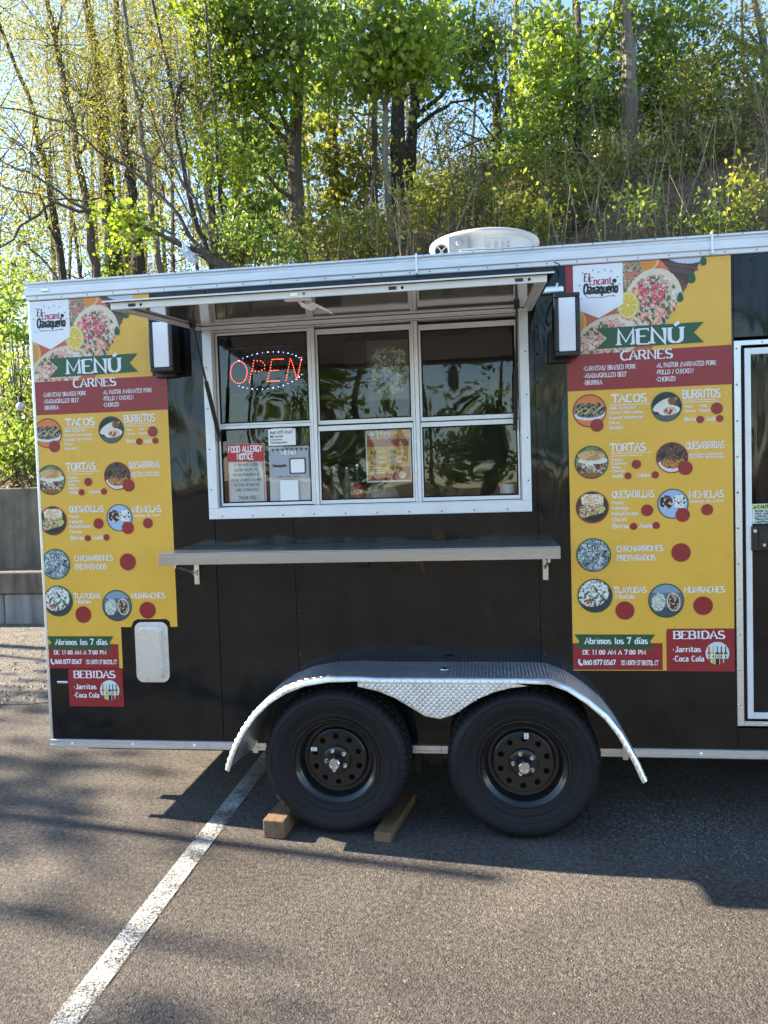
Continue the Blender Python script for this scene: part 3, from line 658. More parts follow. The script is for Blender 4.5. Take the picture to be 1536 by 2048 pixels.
# chassis
for y in (.18, 1.75): MB().box(XL+.1, XR-.1, y, y+.05, .235, .329).build('chassis_beam', M['chassis'], TR)
for k, x in enumerate((-1.9, -1.2, -.35, .7, 1.5, 2.6)): MB().box(x, x+.05, .23, 1.75, .25, .328).build('cross_member', M['chassis'], TR)
for x in (-.7262, .1346): MB().box(x-.025, x+.025, .0, 1.9, .32-.025, .32+.025).build('axle', M['chassis'], TR, bev=.006)
h = MB(); h.box(-.335, -.255, .14, .18, .19, .31); h.build('spring_hanger', M['chassis'], TR, bev=.005)
sp = MB(); P = [(-.50+.41*i/10, .30-.105+.055*math.sin(math.pi*i/10)) for i in range(11)]
sp.poly([(x, z+.012) for x, z in P]+[(x, z-.016) for x, z in P[::-1]], .135, .19); sp.build('leaf_spring', M['chassis'], TR)
MB().box(-.395, -.355, .10, .14, .16, .29).build('spring_shackle', M['chassis'], TR, bev=.004)

# wheels
RY = -.25
def make_wheel(x, turn, sticker):
    cz = .345; wh_y = -.05
    tread = MB(); n = 220
    prof = [(.0, .205), (-.005, .225), (-.018, .262), (-.026, .290), (-.022, .312), (-.010, .328), (.004, .337), (.020, .343), (.045, .345), (.0475, .338), (.053, .338), (.056, .3455), (.095, .3455), (.098, .338), (.104, .338), (.107, .3455), (.155, .344), (.19, .336), (.208, .310), (.21, .26), (.20, .205)]
    def rf(i, j, r):
        if 4 <= i <= 6: return r-(.0045 if (j % 4) == 0 else 0)*(1 if i != 4 else .5)
        if i in (7, 8): return r-(.006 if (j % 4) == 0 else 0)
        if i in (11, 12, 15): return r-(.006 if (j % 4) == 2 else 0)
        return r
    yo = RY+.02
    tread.lathe([(yo+a, r) for a, r in prof], (x, 0, cz), 'y', n, rf)
    # flatten the foot of the tyre on the asphalt
    tread.v = [(a+(a-x)*.015*(c < .03), b, max(c, .0012)) for a, b, c in tread.v]
    o = tread.build('tyre', M['rubber'], None, smooth=True)
    W = bpy.data.objects.new('wheel', None); COL.objects.link(W); W.parent = TR; W.location = (0, 0, 0); ORG[W.name] = ORG[TR.name]
    o.parent = W; o.location = -ORG[TR.name]*0
    # rebase mesh to trailer origin
    for v in o.data.vertices: v.co -= Vector(ORG[TR.name])
    side = MB()   # fine rings moulded in the sidewall
    for r in (.300, .258, .228): side.lathe([(yo-.0265+.004*abs(r-.29)/.03, r-.0015), (yo-.0285+.004*abs(r-.29)/.03*1.3, r), (yo-.0255+.004*abs(r-.29)/.03, r+.0015)], (x, 0, cz), 'y', 72)
    side.build('sidewall_rib', M['rubber'], W, smooth=True, kind='stuff')
    y0 = yo
    rim = MB(); rim.lathe([(y0+.000, .206), (y0-.006, .205), (y0-.006, .199), (y0+.003, .194), (y0+.010, .185), (y0+.014, .176), (y0+.022, .171), (y0+.045, .167), (y0+.060, .160), (y0+.062, .146), (y0+.044, .139), (y0+.040, .132)], (x, 0, cz), 'y', 72)
    rim.build('rim', M['rim'], W, smooth=True)
    # centre disc with its ring of ten real holes
    cu = bpy.data.curves.new('d', 'CURVE'); cu.dimensions = '2D'; cu.fill_mode = 'BOTH'; cu.extrude = .002
    def circ(cx, cy, r, n=20):
        s = cu.splines.new('POLY'); s.points.add(n-1); s.use_cyclic_u = True
        for i in range(n): s.points[i].co = (cx+r*math.cos(2*math.pi*i/n), cy+r*math.sin(2*math.pi*i/n), 0, 1)
    circ(0, 0, .1335, 72); circ(0, 0, .066, 40)
    for i in range(10):
        a = turn+math.radians(36*i); circ(.108*math.cos(a), .108*math.sin(a), .0135)
    tmp = bpy.data.objects.new('d', cu); COL.objects.link(tmp); bpy.context.view_layer.update()
    me = bpy.data.meshes.new_from_object(tmp.evaluated_get(bpy.context.evaluated_depsgraph_get())); bpy.data.objects.remove(tmp)
    for v in me.vertices:
        a, b, c = v.co; v.co = Vector((x+a, y0+.040+c, cz+b))-Vector(ORG[TR.name])
    me.name = 'wheel_disc'; me.materials.clear(); link('wheel_disc', me, M['rim'], W)
    hub = MB(); hub.lathe([(y0+.039, .068), (y0+.026, .062), (y0+.022, .054), (y0+.024, .030), (y0+.012, .027), (y0-.020, .026), (y0-.024, .024), (y0-.0241, .0)], (x, 0, cz), 'y', 40)
    hub.build('hub', M['rim'], W, smooth=True)
    cap = MB(); cap.lathe([(y0-.024, .0262), (y0-.036, .0262), (y0-.040, .023), (y0-.040, .017), (y0-.034, .015), (y0-.034, .0)], (x, 0, cz), 'y', 32)
    cap.build('dust_cap', M['chrome'], W, smooth=True)
    for i in range(5):
        a = turn+.35+math.radians(72*i); c = (x+.047*math.cos(a), 0, cz+.047*math.sin(a)); nb = MB()
        nb.lathe([(y0+.024, .0105), (y0+.018, .0105), (y0+.018, .0085), (y0+.004, .008), (y0+.001, .005), (y0+.001, 0)], c, 'y', 6)
        nb.build('lug_nut', M['chrome'], W)
    drum = MB(); drum.lathe([(y0+.07, .0), (y0+.07, .128), (y0+.15, .128)], (x, 0, cz), 'y', 40); drum.build('brake_drum', M['hole'], W)
    a, rr, w_, h_ = sticker
    s = MB(); cx, cz2 = x+rr*math.cos(a), cz+rr*math.sin(a)
    s.box(cx-w_, cx+w_, y0+.0365, y0+.0375, cz2-h_, cz2+h_); s.build('sticker', M['print_white'], W)
    s = MB()
    for k in range(3): s.box(cx-w_*.7, cx+w_*(.7-.3*(k % 2)), y0+.0358, y0+.0364, cz2-h_*.6+k*h_*.5, cz2-h_*.6+k*h_*.5+h_*.16)
    s.build('sticker_print', M['print_black'], W)
make_wheel(-.7262, math.radians(20), (math.radians(158), .118, .014, .009))
make_wheel(.1346, math.radians(16), (math.radians(83), .122, .010, .013))

# tread plate fender
prof = [at(px, py, -.28) for px, py in [(449, 1539), (457, 1512), (468, 1484), (484, 1455), (505, 1426), (532, 1399), (566, 1377), (607, 1361), (655, 1353), (710, 1351)]]
prof = [(p[0], p[2]) for p in prof]
prof += [(x, .758) for x in np.linspace(-.5, .13, 8)]
pr2 = [at(px, py, -.28) for px, py in [(1100, 1357), (1140, 1372), (1180, 1398), (1218, 1430), (1245, 1465), (1263, 1496), (1279, 1525), (1290, 1550), (1296, 1561)]]
prof += [(p[0], p[2]) for p in pr2]
P = np.array(prof); T = np.gradient(P, axis=0); T /= np.linalg.norm(T, axis=1)[:, None]; NN = np.stack([-T[:, 1], T[:, 0]], 1)
FD = bpy.data.objects.new('fender', None); COL.objects.link(FD); FD.parent = TR; ORG[FD.name] = ORG[TR.name]
sh = MB(); n = len(P)
rows = [(-.001, 0, 0), (-.268, 0, 0), (-.279, -.003, 0), (-.286, -.012, 0), (-.286, -.026, 0), (-.280, -.026, 0), (-.279, -.014, 0), (-.27, -.005, 0), (-.002, -.005, 0)]
for y, off, _ in rows:
    for i in range(n): sh.v.append((P[i, 0]+NN[i, 0]*off, y, P[i, 1]+NN[i, 1]*off))
k = len(rows)
sh.f = [(r*n+i, r*n+i+1, ((r+1) % k)*n+i+1, ((r+1) % k)*n+i) for r in range(k) for i in range(n-1)]
sh.f += [tuple(r*n for r in range(k)), tuple(r*n+n-1 for r in range(k))[::-1]]
sh.build('fender_shell', M['tread'], FD, smooth=True)
# apron hanging between the wheels
top = [(x, .7385) for x in np.linspace(-.60, .06, 12)]
bot = [(p[0], p[2]) for p in [at(px, py, -.284) for px, py in [(1055, 1372), (1020, 1376), (985, 1385), (955, 1398), (930, 1414), (908, 1429), (880, 1438), (850, 1432), (820, 1414), (790, 1396), (755, 1382), (715, 1373)]]]
AP = [(-.60, .7385)]+[(x, z) for x, z in top[1:-1]]+[(.06, .7385)]+bot
MB().poly(AP, -.2845, -.2825).build('fender_apron', M['tread'], FD)
# raised lozenges of the tread plate, real relief, joined because there are thousands
def inside(x, z):
    c = False; j = len(AP)-1
    for i in range(len(AP)):
        if (AP[i][1] > z) != (AP[j][1] > z) and x < (AP[j][0]-AP[i][0])*(z-AP[i][1])/(AP[j][1]-AP[i][1]+1e-12)+AP[i][0]: c = not c
        j = i
    return c
V = []
def lozenge(c, a, b, nrm, L=.0105, W_=.0028, H=.0016):
    p = [c-a*L, c+b*W_, c+a*L, c-b*W_, c+nrm*H]
    for q in ((0, 3, 4), (3, 2, 4), (2, 1, 4), (1, 0, 4)): V.extend([p[i] for i in q])
st = .0175; iy = 0
for i in range(-50, 20):
    for j in range(0, 16):
        x = i*st*.72+.0; z = .735-j*st*.72
        if not (inside(x-.006, z-.006) and inside(x+.006, z+.006)): continue
        s = 1 if (i+j) % 2 else -1; a = np.array([.707, 0, .707*s]); b = np.array([-.707*s, 0, .707])
        lozenge(np.array([x, -.2846, z]), a, b, np.array([0, -1., 0]))
S = np.concatenate([[0], np.cumsum(np.linalg.norm(np.diff(P, axis=0), axis=1))])
d = .006; ii = 0
while d < S[-1]-.006:
    px_ = np.array([np.interp(d, S, P[:, 0]), np.interp(d, S, P[:, 1])]); tt = np.array([np.interp(d, S, T[:, 0]), np.interp(d, S, T[:, 1])]); tt /= np.linalg.norm(tt)
    nn = np.array([-tt[1], 0, tt[0]]); t3 = np.array([tt[0], 0, tt[1]])
    for j in range(17):
        y = -.008-j*st*.92; s = 1 if (ii+j) % 2 else -1
        a = (t3+s*np.array([0, 1., 0]))*.707; b = (t3-s*np.array([0, 1., 0]))*.707
        lozenge(np.array([px_[0], y, px_[1]])+nn*.0004, a, b, nn, .0125, .0036, .0026)
    s = 1; a = t3*.75+np.array([0, -.5, 0])-nn*.5; a /= np.linalg.norm(a)
    if ii % 2: lozenge(np.array([px_[0], -.2862, px_[1]])-nn*.016, a, np.cross(a, np.array([0, -1., 0])), np.array([0, -1., 0]), .012, .003, .0016)
    d += st*.92; ii += 1
np_mesh('tread_lozenges', np.array(V), 3, FD, M['tread'], 'stuff')
s = MB(); s.lathe([(0, .024), (.004, .022), (.008, .012), (.010, 0)], (-.215, -.14, .758), 'z', 18); s.build('fender_button', M['chrome'], FD, smooth=True)
# inner brackets of the fender ends
for px, py in (((492, 1440), 0),):
    pass
a = at(470, 1535, -.02); MB().add([(-1.215, -.275, .33), (-1.18, -.01, .33), (-1.06, -.01, .60), (-1.09, -.275, .60)], [(0, 1, 2, 3)]).build('fender_brace', M['alu'], FD)
MB().box(-1.19, -1.165, -.016, -.002, .30, .42).build('fender_tab', M['alu'], FD)
MB().box(.60, .625, -.020, -.0155, .30, .37).build('fender_tab', M['alu'], FD)

# service window
WN = bpy.data.objects.new('service_window', None); COL.objects.link(WN); WN.parent = TR; ORG[WN.name] = ORG[TR.name]
fr = MB(); a, b, c, d_ = -1.368, .208, 1.474, 2.437
fr.box(a, b, -.014, -.002, c, c+.053); fr.box(a, a+.047, -.014, -.002, c+.0532, d_); fr.box(b-.042, b, -.014, -.002, c+.0532, d_)
fr.box(a+.0472, b-.0422, -.014, -.002, d_-.035, d_); fr.build('window_flange', M['frame'], WN, bev=.002)
jb = MB(); jb.box(WX0, WX1, -.001, .07, WZ0-.012, WZ0+.004); jb.box(WX0-.012, WX0+.003, -.001, .07, WZ0+.0042, WZ1-.0042); jb.box(WX1-.003, WX1+.012, -.001, .07, WZ0+.0042, WZ1-.0042); jb.box(WX0, WX1, -.001, .07, WZ1-.004, WZ1+.012)
jb.build('window_jamb', M['frame'], WN)
sl_ = MB().box(WX0+.004, WX1-.004, .004, .012, WZ0+.005, WZ0+.016); sl_.build('sill_track', M['frame'], WN)
sc = MB()
for x in np.arange(-1.3, .2, .155): sc.screw(x, 1.487, -.0142, .004)
for z in np.arange(1.62, 2.4, .2): sc.screw(-1.352, z, -.0142, .004); sc.screw(.194, z, -.0142, .004)
sc.build('screw_row', M['chassis'], WN)
for x0, x1 in ((-.840, -.812), (-.340, -.310)):
    mu = MB(); mu.box(x0, x0+.011, .012, .034, WZ0+.017, WZ1-.006); mu.box(x0+.013, x1, .008, .034, WZ0+.017, WZ1-.006); mu.build('mullion', M['frame'], WN, bev=.0015)
def sash(x0, x1, z0, z1, y, bw, tp=.018, bt=.018, sd=.012):
    f = MB(); f.box(x0, x1, y, y+.014, z1-tp, z1); f.box(x0, x1, y, y+.014, z0, z0+bt)
    f.box(x0, x0+sd, y, y+.014, z0+bt+.0002, z1-tp-.0002); f.box(x1-sd, x1, y, y+.014, z0+bt+.0002, z1-tp-.0002)
    f.build('sash_frame', M['frame'], WN, bev=.0012)
    g = MB().box(x0+sd, x1-sd, y+.006, y+.010, z0+bt, z1-tp); g.build('glass_pane', M['glass'], WN)
    k = MB(); t_ = .006
    k.box(x0+sd, x1-sd, y+.002, y+.0055, z1-tp-t_, z1-tp-.0003); k.box(x0+sd, x1-sd, y+.002, y+.0055, z0+bt+.0003, z0+bt+t_)
    k.box(x0+sd+.0003, x0+sd+t_, y+.002, y+.0055, z0+bt+t_+.0002, z1-tp-t_-.0002); k.box(x1-sd-t_, x1-sd-.0003, y+.002, y+.0055, z0+bt+t_+.0002, z1-tp-t_-.0002)
    k.build('rubber_seal', M['hole'], WN)
sash(-1.318, -.842, 1.936, 2.393, .034, 0, .012, .010, .010); sash(-1.312, -.842, 1.536, 1.934, .018, 0, .016, .014, .008)
sash(-.810, -.342, 1.922, 2.385, .034, 0, .026, .020, .009); sash(-.810, -.342, 1.534, 1.914, .018, 0, .024, .018, .008)
sash(-.308, .158, 1.918, 2.378, .034, 0, .026, .020, .011); sash(-.308, .158, 1.534, 1.912, .018, 0, .022, .018, .008)
# hidden sides of the room seen through the panes: counter and back shelf
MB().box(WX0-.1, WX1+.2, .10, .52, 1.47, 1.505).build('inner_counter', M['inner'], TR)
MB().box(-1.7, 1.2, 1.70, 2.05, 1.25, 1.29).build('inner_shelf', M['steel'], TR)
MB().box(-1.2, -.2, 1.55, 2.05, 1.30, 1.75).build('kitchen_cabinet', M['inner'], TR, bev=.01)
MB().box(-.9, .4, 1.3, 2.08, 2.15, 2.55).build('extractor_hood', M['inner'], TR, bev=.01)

# raised service flap
AW = bpy.data.objects.new('service_flap', None); COL.objects.link(AW); AW.parent = TR; ORG[AW.name] = ORG[TR.name]
HY, HZ, TL = -.016, 2.402, math.radians(5.4); HC = (0, HY, HZ); A0, A1, L0 = -1.385, .226, -.905
def flap(mb): return mb.turn(HC, rx=TL)
flap(MB().box(A0-.022, A1+.022, L0-.016, HY+.0, HZ+.026, HZ+.031)).build('flap_skin', M['skin'], AW)
flap(MB().box(A0-.024, A1+.024, L0-.020, L0-.0165, HZ+.026, HZ+.0315)).build('flap_lip', M['frame'], AW)
f = MB(); f.box(A0, A1, L0, L0+.012, HZ, HZ+.0258); f.box(A0, A0+.012, L0+.0122, HY, HZ, HZ+.0258); f.box(A1-.012, A1, L0+.0122, HY, HZ, HZ+.0258); f.box(A0+.0122, A1-.0122, HY-.014, HY-.002, HZ, HZ+.0258)
flap(f).build('flap_frame', M['frame'], AW, bev=.0015)
f = MB(); f.box(A0+.0125, A0+.035, L0+.0125, HY-.0145, HZ+.004, HZ+.012); f.box(A1-.035, A1-.0125, L0+.0125, HY-.0145, HZ+.004, HZ+.012)
f.box(A0+.0352, A1-.0352, HY-.045, HY-.0145, HZ+.004, HZ+.012); f.box(A0+.0352, A1-.0352, L0+.0125, L0+.028, HZ+.004, HZ+.012)
flap(f).build('flap_inner_trim', M['frame'], AW, bev=.001)
flap(MB().box(A0+.013, A1-.013, L0+.013, HY-.015, HZ+.014, HZ+.018)).build('flap_underside', M['underside'], AW)
for x in (A0+.07, -.69, -.33, A1-.11):
    k = MB(); k.box(x, x+.028, L0-.0025, L0-.0003, HZ+.007, HZ+.018); k.screw(x+.014+.035, HZ+.0125, L0-.0003, .006, .003); flap(k).build('flap_catch', M['black'] if x != -.69 else M['chrome'], AW)
MB().box(A0-.02, A1+.02, -.020, -.002, 2.4375, 2.458).build('flap_hinge', M['alu'], AW, bev=.003)
for x0, x1, xt in ((-1.300, -1.335, 0), (.140, .150, 0)):
    yt = -.21; zt = HZ+(yt-HY)*math.tan(TL)
    p0 = np.array([x1, yt, zt]); p1 = np.array([x0, -.008, 1.875]); pm = p0*.52+p1*.48
    st_ = MB().tube([p0, pm], .0055, 10).build('strut_rod', M['black'], AW, smooth=True)
    MB().tube([pm, p1], .0105, 12).build('gas_strut', M['black'], AW, smooth=True)
    bkt = MB(); bkt.box(x0-.010, x0+.010, -.020, -.002, 1.86, 1.89); bkt.build('strut_bracket', M['black'], AW, bev=.002)
    bkt = MB(); bkt.box(x1-.012, x1+.012, yt-.012, yt+.012, zt-.008, zt+.018); bkt.build('strut_bracket', M['black'], AW, bev=.002)

tg = MB(); tg.box(-.72, -.62, L0+.02, L0+.05, HZ-.006, HZ+.003); flap(tg).build('tag_strip', M['lens'], AW)
tg = MB(); q = [(-.68, -.02, 0), (-.64, -.03, -.02), (-.62, -.05, -.012), (-.585, -.07, -.03), (-.555, -.075, -.05)]
for i, (a_, b_, c_) in enumerate(q): tg.v += [(a_, L0+.05, HZ+c_), (a_+.008, L0+.09-.004*i, HZ+c_-.022+.003*i)]
tg.f = [(2*i, 2*i+1, 2*i+3, 2*i+2) for i in range(4)]; flap(tg).build('torn_label', M['paper'], AW)

# serving shelf
SH = bpy.data.objects.new('serving_shelf', None); COL.objects.link(SH); SH.parent = TR; ORG[SH.name] = ORG[TR.name]
s = MB(); s.box(-1.513, .308, -.300, -.003, 1.331, 1.336); s.box(-1.513, .308, -.302, -.297, 1.281, 1.3308); s.box(-1.513, -1.508, -.2968, -.003, 1.281, 1.3308); s.box(.303, .308, -.2968, -.003, 1.281, 1.3308)
s.build('shelf_top', M['steel'], SH, bev=.0015)
MB().box(-1.505, .300, -.012, -.002, 1.3365, 1.342).build('shelf_hinge', M['black'], SH)
for x in (-1.455, .255):
    b = MB(); b.box(x, x+.012, -.27, -.004, 1.262, 1.280); b.box(x-.004, x+.022, -.012, -.002, 1.15, 1.262); b.box(x-.002, x+.018, -.03, -.0122, 1.195, 1.225)
    b.build('shelf_bracket', M['chrome'], SH, bev=.0015)
    b = MB(); b.tube([(x+.006, -.24, 1.266), (x+.006, -.015, 1.205)], .006, 6); b.build('bracket_arm', M['alu'], SH)
    b = MB(); b.lathe([(-.034, .0), (-.034, .006), (-.030, .006)], (x+.008, 0, 1.21), 'y', 12); b.build('bracket_bolt', M['chrome'], SH)

# power inlet cover
VC = bpy.data.objects.new('inlet_cover', None); COL.objects.link(VC); VC.parent = TR; ORG[VC.name] = ORG[TR.name]
def rrect(x0, x1, z0, z1, r, n=6):
    o = []
    for cx, cz, a in ((x1-r, z1-r, 0), (x0+r, z1-r, 90), (x0+r, z0+r, 180), (x1-r, z0+r, 270)):
        for i in range(n+1):
            t = math.radians(a+90*i/n); o.append((cx+r*math.cos(t), cz+r*math.sin(t)))
    return o
vx0, vx1, vz0, vz1 = -1.789, -1.617, .654, .958
MB().poly(rrect(vx0, vx1, vz0, vz1, .035), -.006, -.002).build('cover_plate', M['alu'], VC, bev=.0015)
mb = MB().poly(rrect(vx0+.027, vx1-.037, vz0+.027, vz1-.032, .010), -.030, -.0062); mb.build('cover_door', M['alu'], VC, bev=.004)
sc = MB()
for i in range(4):
    z = vz0+.06+.062*i; sc.screw(vx0+.012, z, -.0062, .005, .004); sc.screw(vx1-.013, z, -.0062, .005, .004)
for x in (vx0+.055, vx1-.055): sc.screw(x, vz0+.012, -.0062, .005, .004); sc.screw(x, vz1-.012, -.0062, .005, .004)
sc.build('rivet', M['chrome'], VC)

# entrance door at the right
DR = bpy.data.objects.new('entrance_door', None); COL.objects.link(DR); DR.parent = TR; ORG[DR.name] = ORG[TR.name]
dx0, dx1, dz0, dz1 = 1.115, 2.06, .464, 2.218
f = MB(); f.box(dx0, dx0+.030, -.010, -.002, dz0, dz1); f.box(dx0+.0302, dx1, -.010, -.002, dz1-.022, dz1); f.box(dx0+.0302, dx1, -.010, -.002, dz0, dz0+.022); f.box(dx1-.03, dx1, -.0099, -.002, dz0+.0222, dz1-.0222)
f.build('door_flange', M['alu'], DR, bev=.0015)
f = MB(); f.box(dx0+.033, dx0+.040, -.016, -.002, dz0+.03, dz1-.03); f.build('door_seal', M['hole'], DR)
f = MB(); x0 = dx0+.042
f.box(x0, x0+.026, -.020, -.002, dz0+.036, dz1-.036); f.box(x0+.0262, dx1-.042, -.020, -.002, dz1-.066, dz1-.036); f.box(x0+.0262, dx1-.042, -.020, -.002, dz0+.036, dz0+.066)
f.build('door_frame', M['frame'], DR, bev=.003)
MB().box(x0+.0265, dx1-.043, -.012, .015, dz0+.0665, dz1-.0665).build('door_leaf', M['skin'], DR)
sc = MB()
for z in np.arange(dz0+.1, dz1, .162): sc.screw(dx0+.010, z, -.0102, .006, .005)
for x in np.arange(dx0+.12, dx1, .3): sc.screw(x, dz1-.011, -.0102, .005, .004); sc.screw(x, dz0+.011, -.0102, .005, .004)
sc.build('screw_row', M['chrome'], DR)
lt = at(1502, 1052, -.02); lb = at(1502, 1102, -.02)
hd = MB().box(lt[0], lt[0]+.14, -.030, -.0122, lb[2], lt[2]); hd.build('door_latch', M['black'], DR, bev=.006)
hd = MB().box(lt[0]+.028, lt[0]+.11, -.036, -.0302, lb[2]+.012, lt[2]-.012); hd.build('door_handle', M['black'], DR, bev=.006)
hd = MB(); hd.lathe([(-.034, 0), (-.034, .008), (-.030, .009)], (lt[0]+.014, 0, lt[2]-.022), 'y', 14); hd.lathe([(-.040, 0), (-.040, .007), (-.036, .008)], (lt[0]+.05, 0, lb[2]+.028), 'y', 14); hd.build('door_lock', M['chrome'], DR)

# ================================================================== THINGS ON THE TRAILER
# menu posters
def poster(X0, left):
    th = thing('menu_poster', (X0, -.002, 1.66), 'yellow and red menu poster left of the service window, its drinks box hanging below' if left else
               'yellow and red menu poster stuck between the right wall lamp and the trailer door', 'menu poster', 'menu posters on the trailer side')
    X = lambda x: X0+x
    y0, y1, y2, y3 = -.0030, -.0040, -.0050, -.0060
    wdt = .724 if not left else .712; tw = wdt if not left else .640; dx = 0 if not left else -.040
    if left:
        MB().poly([(X(0), .935-.0), (X(.410), .935), (X(.410), .7225), (X(.392), .7225), (X(.392), .722), (X(0), .722)][::1], y0+.0004).build('backing', M['print_yellow'], th)
        MB().poly([(X(0), .9352), (X(.465), .9352), (X(.48), .965), (X(.50), .975), (X(.655), .975), (X(.672), .962), (X(.675), .9352), (X(wdt), .9352), (X(wdt), 2.026), (X(0), 2.026)], y0+.0004).build('backing', M['print_yellow'], th)
    else: MB().poly([(X(0), .718), (X(wdt), .718), (X(wdt), 2.026), (X(0), 2.026)], y0+.0004).build('backing', M['print_yellow'], th)
    MB().poly([(X(0), 2.19), (X(tw), 2.19), (X(tw), 2.60), (X(0), 2.60)], y0+.0004).build('backing', M['print_yellow'], th)
    bd = MB().poly([(X(0), 2.0262), (X(wdt+.003), 2.0262), (X(wdt+.003), 2.203 if not left else 2.195), (X(0), 2.193)], y0).build('meats_band', M['print_red'], th)
    d = dx
    def hm(cx, cz):
        x = cx-X0-d
        line = .441+(cz-2.315)*(.603-.441)/(2.596-2.315)
        return (x < line) & (cz > 2.194) & (x < .62)
    photo_grid('food_photograph', th, X(max(0, .0)), X(.60), 2.194, 2.60, 230, 160, y1, lambda cx, cz: hero(cx-X0-d, cz), hm)
    if not left: MB().box(X(0), X(.034), y1-.0009, y1-.0002, 2.19, 2.599).build('green_red_edge', M['print_red'], th)
    fl = MB().poly([(X(max(0, .034+d)), 2.598), (X(.255+d), 2.598), (X(.255+d), 2.412), (X(.146+d), 2.354), (X(max(0, .034+d)), 2.404)], y2).build('logo_flag', M['print_white'], th)
    k = MB(); d_ = d
    text(k, 'El', X(.080+d_), X(.108+d_), 2.523, .036, y3, .16, .09, False, .12)
    text(k, 'Oaxaqueño', X(.078+d_), X(.232+d_), 2.466, .046, y3, .26, .13, False, .08)
    k.disc(X(.218+d_), 2.519, .0095, y3-.0003); 
    for cx, cz, a in ((.122, 2.572, 1.7), (.148, 2.562, .9), (.176, 2.570, 1.9), (.205, 2.562, .8), (.232, 2.535, .5), (.078, 2.562, 2.4), (.062, 2.508, 3.0), (.240, 2.502, .0), (.070, 2.445, .9), (.212, 2.452, 2.2)):
        cx += d_
        k.poly([(X(cx)-.0055*math.cos(a), cz-.0055*math.sin(a)), (X(cx)+.0022*math.sin(a), cz-.0022*math.cos(a)), (X(cx)+.0065*math.cos(a), cz+.0065*math.sin(a)), (X(cx)-.0022*math.sin(a), cz+.0022*math.cos(a))], y3)
    ribbon_stroke(k, [(X(.085+d_), 2.462), (X(.10+d_), 2.448), (X(.13+d_), 2.450), (X(.165+d_), 2.446), (X(.19+d_), 2.452), (X(.222+d_), 2.450)], .002, .002, y3)
    k.build('lettering', M['print_black'], fl, kind='stuff')
    k = MB(); text(k, 'Encant', X(.106+d_), X(.206+d_), 2.506, .034, y3, .16, .09, True); k.build('lettering', M['print_crimson'], fl, kind='stuff')
    # drops along the slanted edge
    for cx, cz, s, mm in ((.607, 2.583, .022, 'print_green'), (.578, 2.548, .009, 'print_crimson'), (.556, 2.512, .026, 'print_green'), (.528, 2.472, .0085, 'print_crimson'), (.505, 2.428, .022, 'print_green'), (.478, 2.375, .0085, 'print_crimson')):
        if left and cz > 2.57: continue
        q = [(X(cx+d)+.62*s*math.cos(t)*(1-.30*math.sin(t)), cz+s*math.sin(t)) for t in np.linspace(0, 2*math.pi, 18, endpoint=False)]
        q = [(a, min(b, 2.599)) for a, b in q]
        MB().poly(q, y2).build('paint_drop', M[mm], th)
    rb = MB().poly([(X(.130+d), 2.213), (X(.606+d), 2.220), (X(.562+d), 2.266), (X(.606+d), 2.311), (X(.130+d), 2.308), (X(.180+d), 2.261)], y2).build('title_ribbon', M['print_green'], th)
    lettering(rb, [('MENÚ', X(.222+d), X(.520+d), 2.226, .068)], M['print_white'], y3, tv=.16, th=.085)
    d2 = -.022 if left else 0
    lettering(bd, [('CARNES', X(.238+d2), X(.470+d2), 2.157, .041)], M['print_white'], y2, tv=.14, th=.085)
    L = [('•CARNITAS/ BRAISED PORK', .072, .306, 2.117), ('•ASADA/GRILLED BEEF', .072, .267, 2.084), ('•BRIRRIA', .072, .156, 2.052), ('•AL PASTOR /MARINATED PORK', .394, .656, 2.116), ('•POLLO / CHICKEN', .394, .558, 2.085), ('•CHORIZO', .394, .480, 2.053)]
    lettering(bd, [(s, X(a+d2), X(b+d2), z, .020) for s, a, b, z in L], M['print_white'], y2, tv=.14, th=.09)
    d3 = -.030 if left else 0
    # the dishes
    def item(kind, cx, cz, r, rimc, title, lines, small=(), dots=(), hgt=.036):
        cx += d3
        g = photo_grid('food_picture', th, X(cx)-r, X(cx)+r, cz-r, cz+r, 56, 56, y1-.0003, lambda a, b: dish(kind, (a-X(cx))/r, (b-cz)/r), lambda a, b: ((a-X(cx))**2+(b-cz)**2 < (r*.985)**2) & (a > X(0)))
        R = MB().ring(X(cx), cz, r*.93, r, y1-.0008, 44); R.v = [(max(a, X(0)), b, c) for a, b, c in R.v]; R.build('picture_rim', M[rimc], g)
        lettering(th, title, M['print_white'], y1, tv=.15, th=.09)
        if lines: lettering(th, lines, M['print_white'], y1, tv=.14, th=.09)
        if small:
            k = MB()
            for a, b, z in small:
                x = X(a+d3)
                while x < X(b+d3):
                    l = .004+.010*random.random(); k.poly([(x, z), (min(x+l, X(b+d3)), z), (min(x+l, X(b+d3)), z+.0032), (x, z+.0032)], y1); x += l+.002
            k.build('fine_print', M['print_white'], th)
        for a, b, q in dots: MB().disc(X(a+d3), b, q, y2, n=30).build('price_dot', M['print_red'], th)
    T = lambda s, a, b, z, h: (s, X(a+d3), X(b+d3), z, h)
    item('tacos', .097, 1.933, .076, 'print_crimson' if 0 else 'print_red', [T('TACOS', .196, .353, 1.965, .036)], [T('•Asada /Grilled beef', .179, .306, 1.935, .015), T('•Carnitas/ Pork Carnitas', .179, .336, 1.913, .015), T('•Al pastor/ marinated por', .179, .336, 1.890, .015), T('•Chorizo', .179, .232, 1.868, .014), T('•Quesadilla', .179, .252, 1.845, .014)], [(.190, .366, 1.953)], [(.129, 1.865, .030)])
